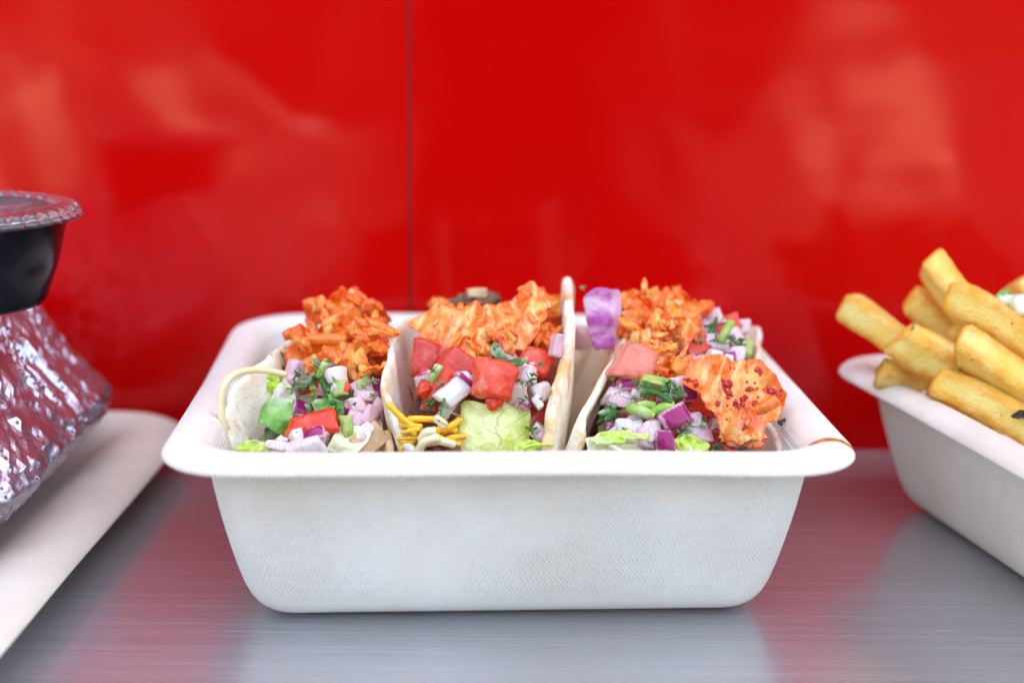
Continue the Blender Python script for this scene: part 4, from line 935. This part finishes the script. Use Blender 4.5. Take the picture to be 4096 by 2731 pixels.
# ------------------------------------------------------------------ left plate
pt = thing('pulp_plate', 'shallow rectangular pulp plate under the foil package at the left', 'plate', (-20.5, 32.2, 0))
pp = [(4.5, .0, 0), (3.6, 0, 0), (3.1, .12, 0), (2.4, .55, 0), (1.9, .95, 0), (.6, 1.10, 0), (.12, .92, 0), (0, .86, 0), (-.03, .95, 0), (.15, 1.15, 0), (.6, 1.36, 0), (1.15, 1.38, 0), (1.9, 1.20, 0), (2.3, .95, 0), (3.0, .5, 0), (3.7, .32, 0), (5.0, .30, 0)]
pt.rotation_euler.z = R(-1.4)
tray_mesh('plate_shell', 9.8, 13.6, pp, 2.2, M['pulp2'], pt, None, 14.7, warp=.1)

# ------------------------------------------------------------------ foil package
fc = (-17.7, 36.6)
sec = [(3.6, .9), (4.4, 1.2), (5.2, 1.9), (6.15, 2.9), (6.0, 3.4), (4.95, 4.6), (4.0, 6.1), (3.1, 6.75), (1.2, 7.0)]
sec = sec+[(-x, z) for x, z in sec[::-1]]
V = []; F = []; n = 150
def secat(u):
    x = u*(len(sec)-1); i = min(int(x), len(sec)-2); f = x-i
    return sec[i][0]*(1-f)+sec[i+1][0]*f, sec[i][1]*(1-f)+sec[i+1][1]*f
m = 190
for i in range(n+1):
    t = i/n*2-1; y = fc[1]+9.3*t
    s = max(.02, 1-abs(t)**2.8)**.5
    for j in range(m+1):
        x, z = secat(j/m)
        p = Vector((fc[0]+x*s*(1+.05*nz((y*.4, z*.5, 3))), y, 1.0+(z-1.0)*s**.8))
        # pleats radiating from the top and sharp crumples
        a = math.atan2(p.x-fc[0]-1.5, p.y-38)
        r1 = abs(nz((a*3.2, p.z*.25, 1)))*-.9+.3; r2 = abs(nz((p.x*.9, p.y*.7, p.z*.9)))*-.55; r3 = abs(nz((p.x*2.3, p.y*1.8, p.z*2.3+5)))*-.10+abs(nz((p.x*4.6, p.y*3.2, p.z*4.6)))*-.06+abs(nz((a*12, p.z*.4, 9)))*-.26
        k = r1*.28+r2*.38+r3*1.1
        d = Vector((p.x-fc[0], (p.y-fc[1])*.3, p.z-3.4)).normalized()
        p += d*k*min(1, s*1.5)
        p.z = max(p.z, .95)
        V.append(p)
for i in range(n):
    for j in range(m):
        a = i*(m+1)+j; F.append((a, a+1, a+m+2, a+m+1))
F.append(tuple(i*(m+1) for i in range(n+1))+tuple(i*(m+1)+m for i in range(n, -1, -1)))
fo = mesh_obj('foil_package', V, F, M['foil'], None, loc=(fc[0], fc[1], .9), smooth=False)
tag(fo, 'crumpled silver foil wrapped food on the left plate, under the black cup', 'foil package')

# ------------------------------------------------------------------ black sauce cup with clear lid
cc = P(-88, 600, 37.0); cz0 = 6.95
def lathe(name, prof, mat, parent, segs=96, mod=None, loc=None):
    V = []; F = []
    for i, (r, z) in enumerate(prof):
        for k in range(segs):
            a = 2*math.pi*k/segs; rr = r+(mod(i, a) if mod else 0)
            V.append((cc.x+rr*math.cos(a), cc.y+rr*math.sin(a), cz0+z*.88))
    for i in range(len(prof)-1):
        for k in range(segs):
            a = i*segs+k; b = i*segs+(k+1) % segs; F.append((a, b, b+segs, a+segs))
    F.append(tuple(range(segs))[::-1]); F.append(tuple(range((len(prof)-1)*segs, len(prof)*segs)))
    return mesh_obj(name, V, F, mat, parent, loc=(cc.x, cc.y, cz0))
cup = thing('sauce_cup', 'small black plastic sauce cup with a clear ribbed lid on the foil package', 'cup', (cc.x, cc.y, cz0))
lathe('cup_body', [(1.5, .12), (1.72, .10), (1.80, 0), (1.93, .04), (2.02, .18), (2.08, .40), (2.34, 1.2), (2.60, 2.42), (2.66, 2.46), (2.74, 2.47), (2.74, 2.55), (2.6, 2.56), (2.4, 2.4), (2.1, 1.2), (1.95, .3), (.5, .22)], M['black'], cup)
def ribs(i, a): return (.10*math.cos(a*44) if i in (3, 4, 5) else 0)
lathe('cup_lid', [(2.60, 2.60), (2.78, 2.58), (2.98, 2.54), (2.88, 2.64), (2.83, 2.74), (2.79, 2.84), (2.70, 2.90), (2.46, 2.91), (2.38, 2.80), (.4, 2.79),
                  (.4, 2.75), (2.40, 2.76), (2.48, 2.86), (2.66, 2.85), (2.73, 2.80), (2.75, 2.7), (2.72, 2.62), (2.62, 2.625)], M['clear'], cup, 208, ribs)

# ------------------------------------------------------------------ the photographer: stands in front of the counter and is mirrored in the red wall and the steel
jt = {}
def J(name, x, y, z, rx, ry=None, to=None): jt[name] = ((x, y, z), (rx, ry or rx), to)
J('pelvis', 0, -56, -14, 15.5, 11)
J('waist', 0, -55, 2, 14, 10, 'pelvis'); J('chest', 0, -52, 22, 16.5, 11.5, 'waist'); J('collar', 0, -49, 34, 9, 7, 'chest')
J('neck', 0, -47, 41, 5.4, 5.4, 'collar'); J('jaw', 0, -44, 48, 7, 8, 'neck'); J('skull', 0, -44.5, 56, 8, 9.2, 'jaw'); J('crown', 0, -45, 62, 6, 7, 'skull')
for s_ in (-1, 1):
    k = 'r' if s_ > 0 else 'l'
    J(k+'sh', 17*s_, -50, 31, 7, 7, 'collar'); J(k+'el', 25*s_, -42, 8, 5, 5, k+'sh'); J(k+'wr', 11*s_, -17, 9, 3.2, 2.6, k+'el'); J(k+'palm', 8.6*s_, -11, 11, 4, 1.9, k+'wr')
    for f in range(4):
        J(k+'f%da' % f, (7.6-.5*f)*s_, -7.5, 14.5-2.2*f, 1.0, 1.0, k+'palm'); J(k+'f%db' % f, (5.6-.3*f)*s_, -5.6, 14.6-2.2*f, .85, .85, k+'f%da' % f)
    J(k+'th', 6.6*s_, -12.6, 15, 1.2, 1.2, k+'palm'); J(k+'tt', 4.6*s_, -12.4, 16.4, 1.0, 1.0, k+'th')
    J(k+'hip', 9.5*s_, -56, -22, 9.5, 9.5, 'pelvis'); J(k+'kn', 12*s_, -53, -62, 6.5, 6.5, k+'hip'); J(k+'an', 13*s_, -58, -98, 4.4, 4.4, k+'kn'); J(k+'toe', 15*s_, -42, -103, 4.2, 2.6, k+'an')
nm = list(jt); V = [Vector(jt[k][0]) for k in nm]; E_ = [(nm.index(jt[k][2]), nm.index(k)) for k in nm if jt[k][2]]
pm = NT('dark_clothes'); pv = pm.vec(); pz, py_ = pm.sep(pv, 2), pm.sep(pv, 1)
skin = pm.math('MAXIMUM', pm.math('GREATER_THAN', pz, 144.0), pm.math('GREATER_THAN', py_, 36.0))
hair = pm.math('GREATER_THAN', pm.math('SUBTRACT', pz, pm.math('MULTIPLY', py_, .6)), 156.0)
pc = pm.mix(skin, pm.mix(pm.math('GREATER_THAN', pz, 96.0), (.02, .025, .045), (.022, .022, .025)), (.42, .23, .15)); pc = pm.mix(hair, pc, (.02, .012, .008))
pm.set(color=pc, rough=.85, spec=.2)
me = bpy.data.meshes.new('person'); o0 = Vector((0, -56, GZ)); me.from_pydata([tuple((v-o0)*CM) for v in V], E_, [])
me.materials.append(pm.m); per = bpy.data.objects.new('person', me); C.objects.link(per); per.location = o0*CM
sk = per.modifiers.new('skin', 'SKIN'); sk.use_smooth_shade = True
lay = me.skin_vertices[0] if len(me.skin_vertices) else None
if lay is None:
    bm = bmesh.new(); bm.from_mesh(me); bm.verts.layers.skin.verify(); bm.to_mesh(me); bm.free(); lay = me.skin_vertices[0]
for i, k in enumerate(nm):
    lay.data[i].radius = (jt[k][1][0]*CM, jt[k][1][1]*CM); lay.data[i].use_root = (k == 'pelvis')
ss = per.modifiers.new('smooth', 'SUBSURF'); ss.levels = 1; ss.render_levels = 1
tag(per, 'person in dark clothes standing in front of the counter, holding a camera with both hands', 'person')
ck = thing('photo_camera', 'black photo camera held by the person in front of the counter', 'camera', (0, -9, 9))
box('camera_body', -6.8, 6.8, -12.5, -8.0, 9.0, 18.5, M['black'], ck, .6)
lv = []; lf = []
for (r, y) in ((2.6, -8.0), (3.4, -7.6), (3.5, -4.0), (3.3, -3.6), (3.3, -2.2), (2.9, -2.0), (2.7, -2.6)):
    for k in range(32): lv.append((r*math.cos(2*math.pi*k/32), y, 13.2+r*math.sin(2*math.pi*k/32)))
for i in range(6):
    for k in range(32): a = i*32+k; b = i*32+(k+1) % 32; lf.append((a, b, b+32, a+32))
lf.append(tuple(range(6*32, 7*32)))
mesh_obj('lens', lv, lf, M['black'], ck, loc=(0, -9, 9))
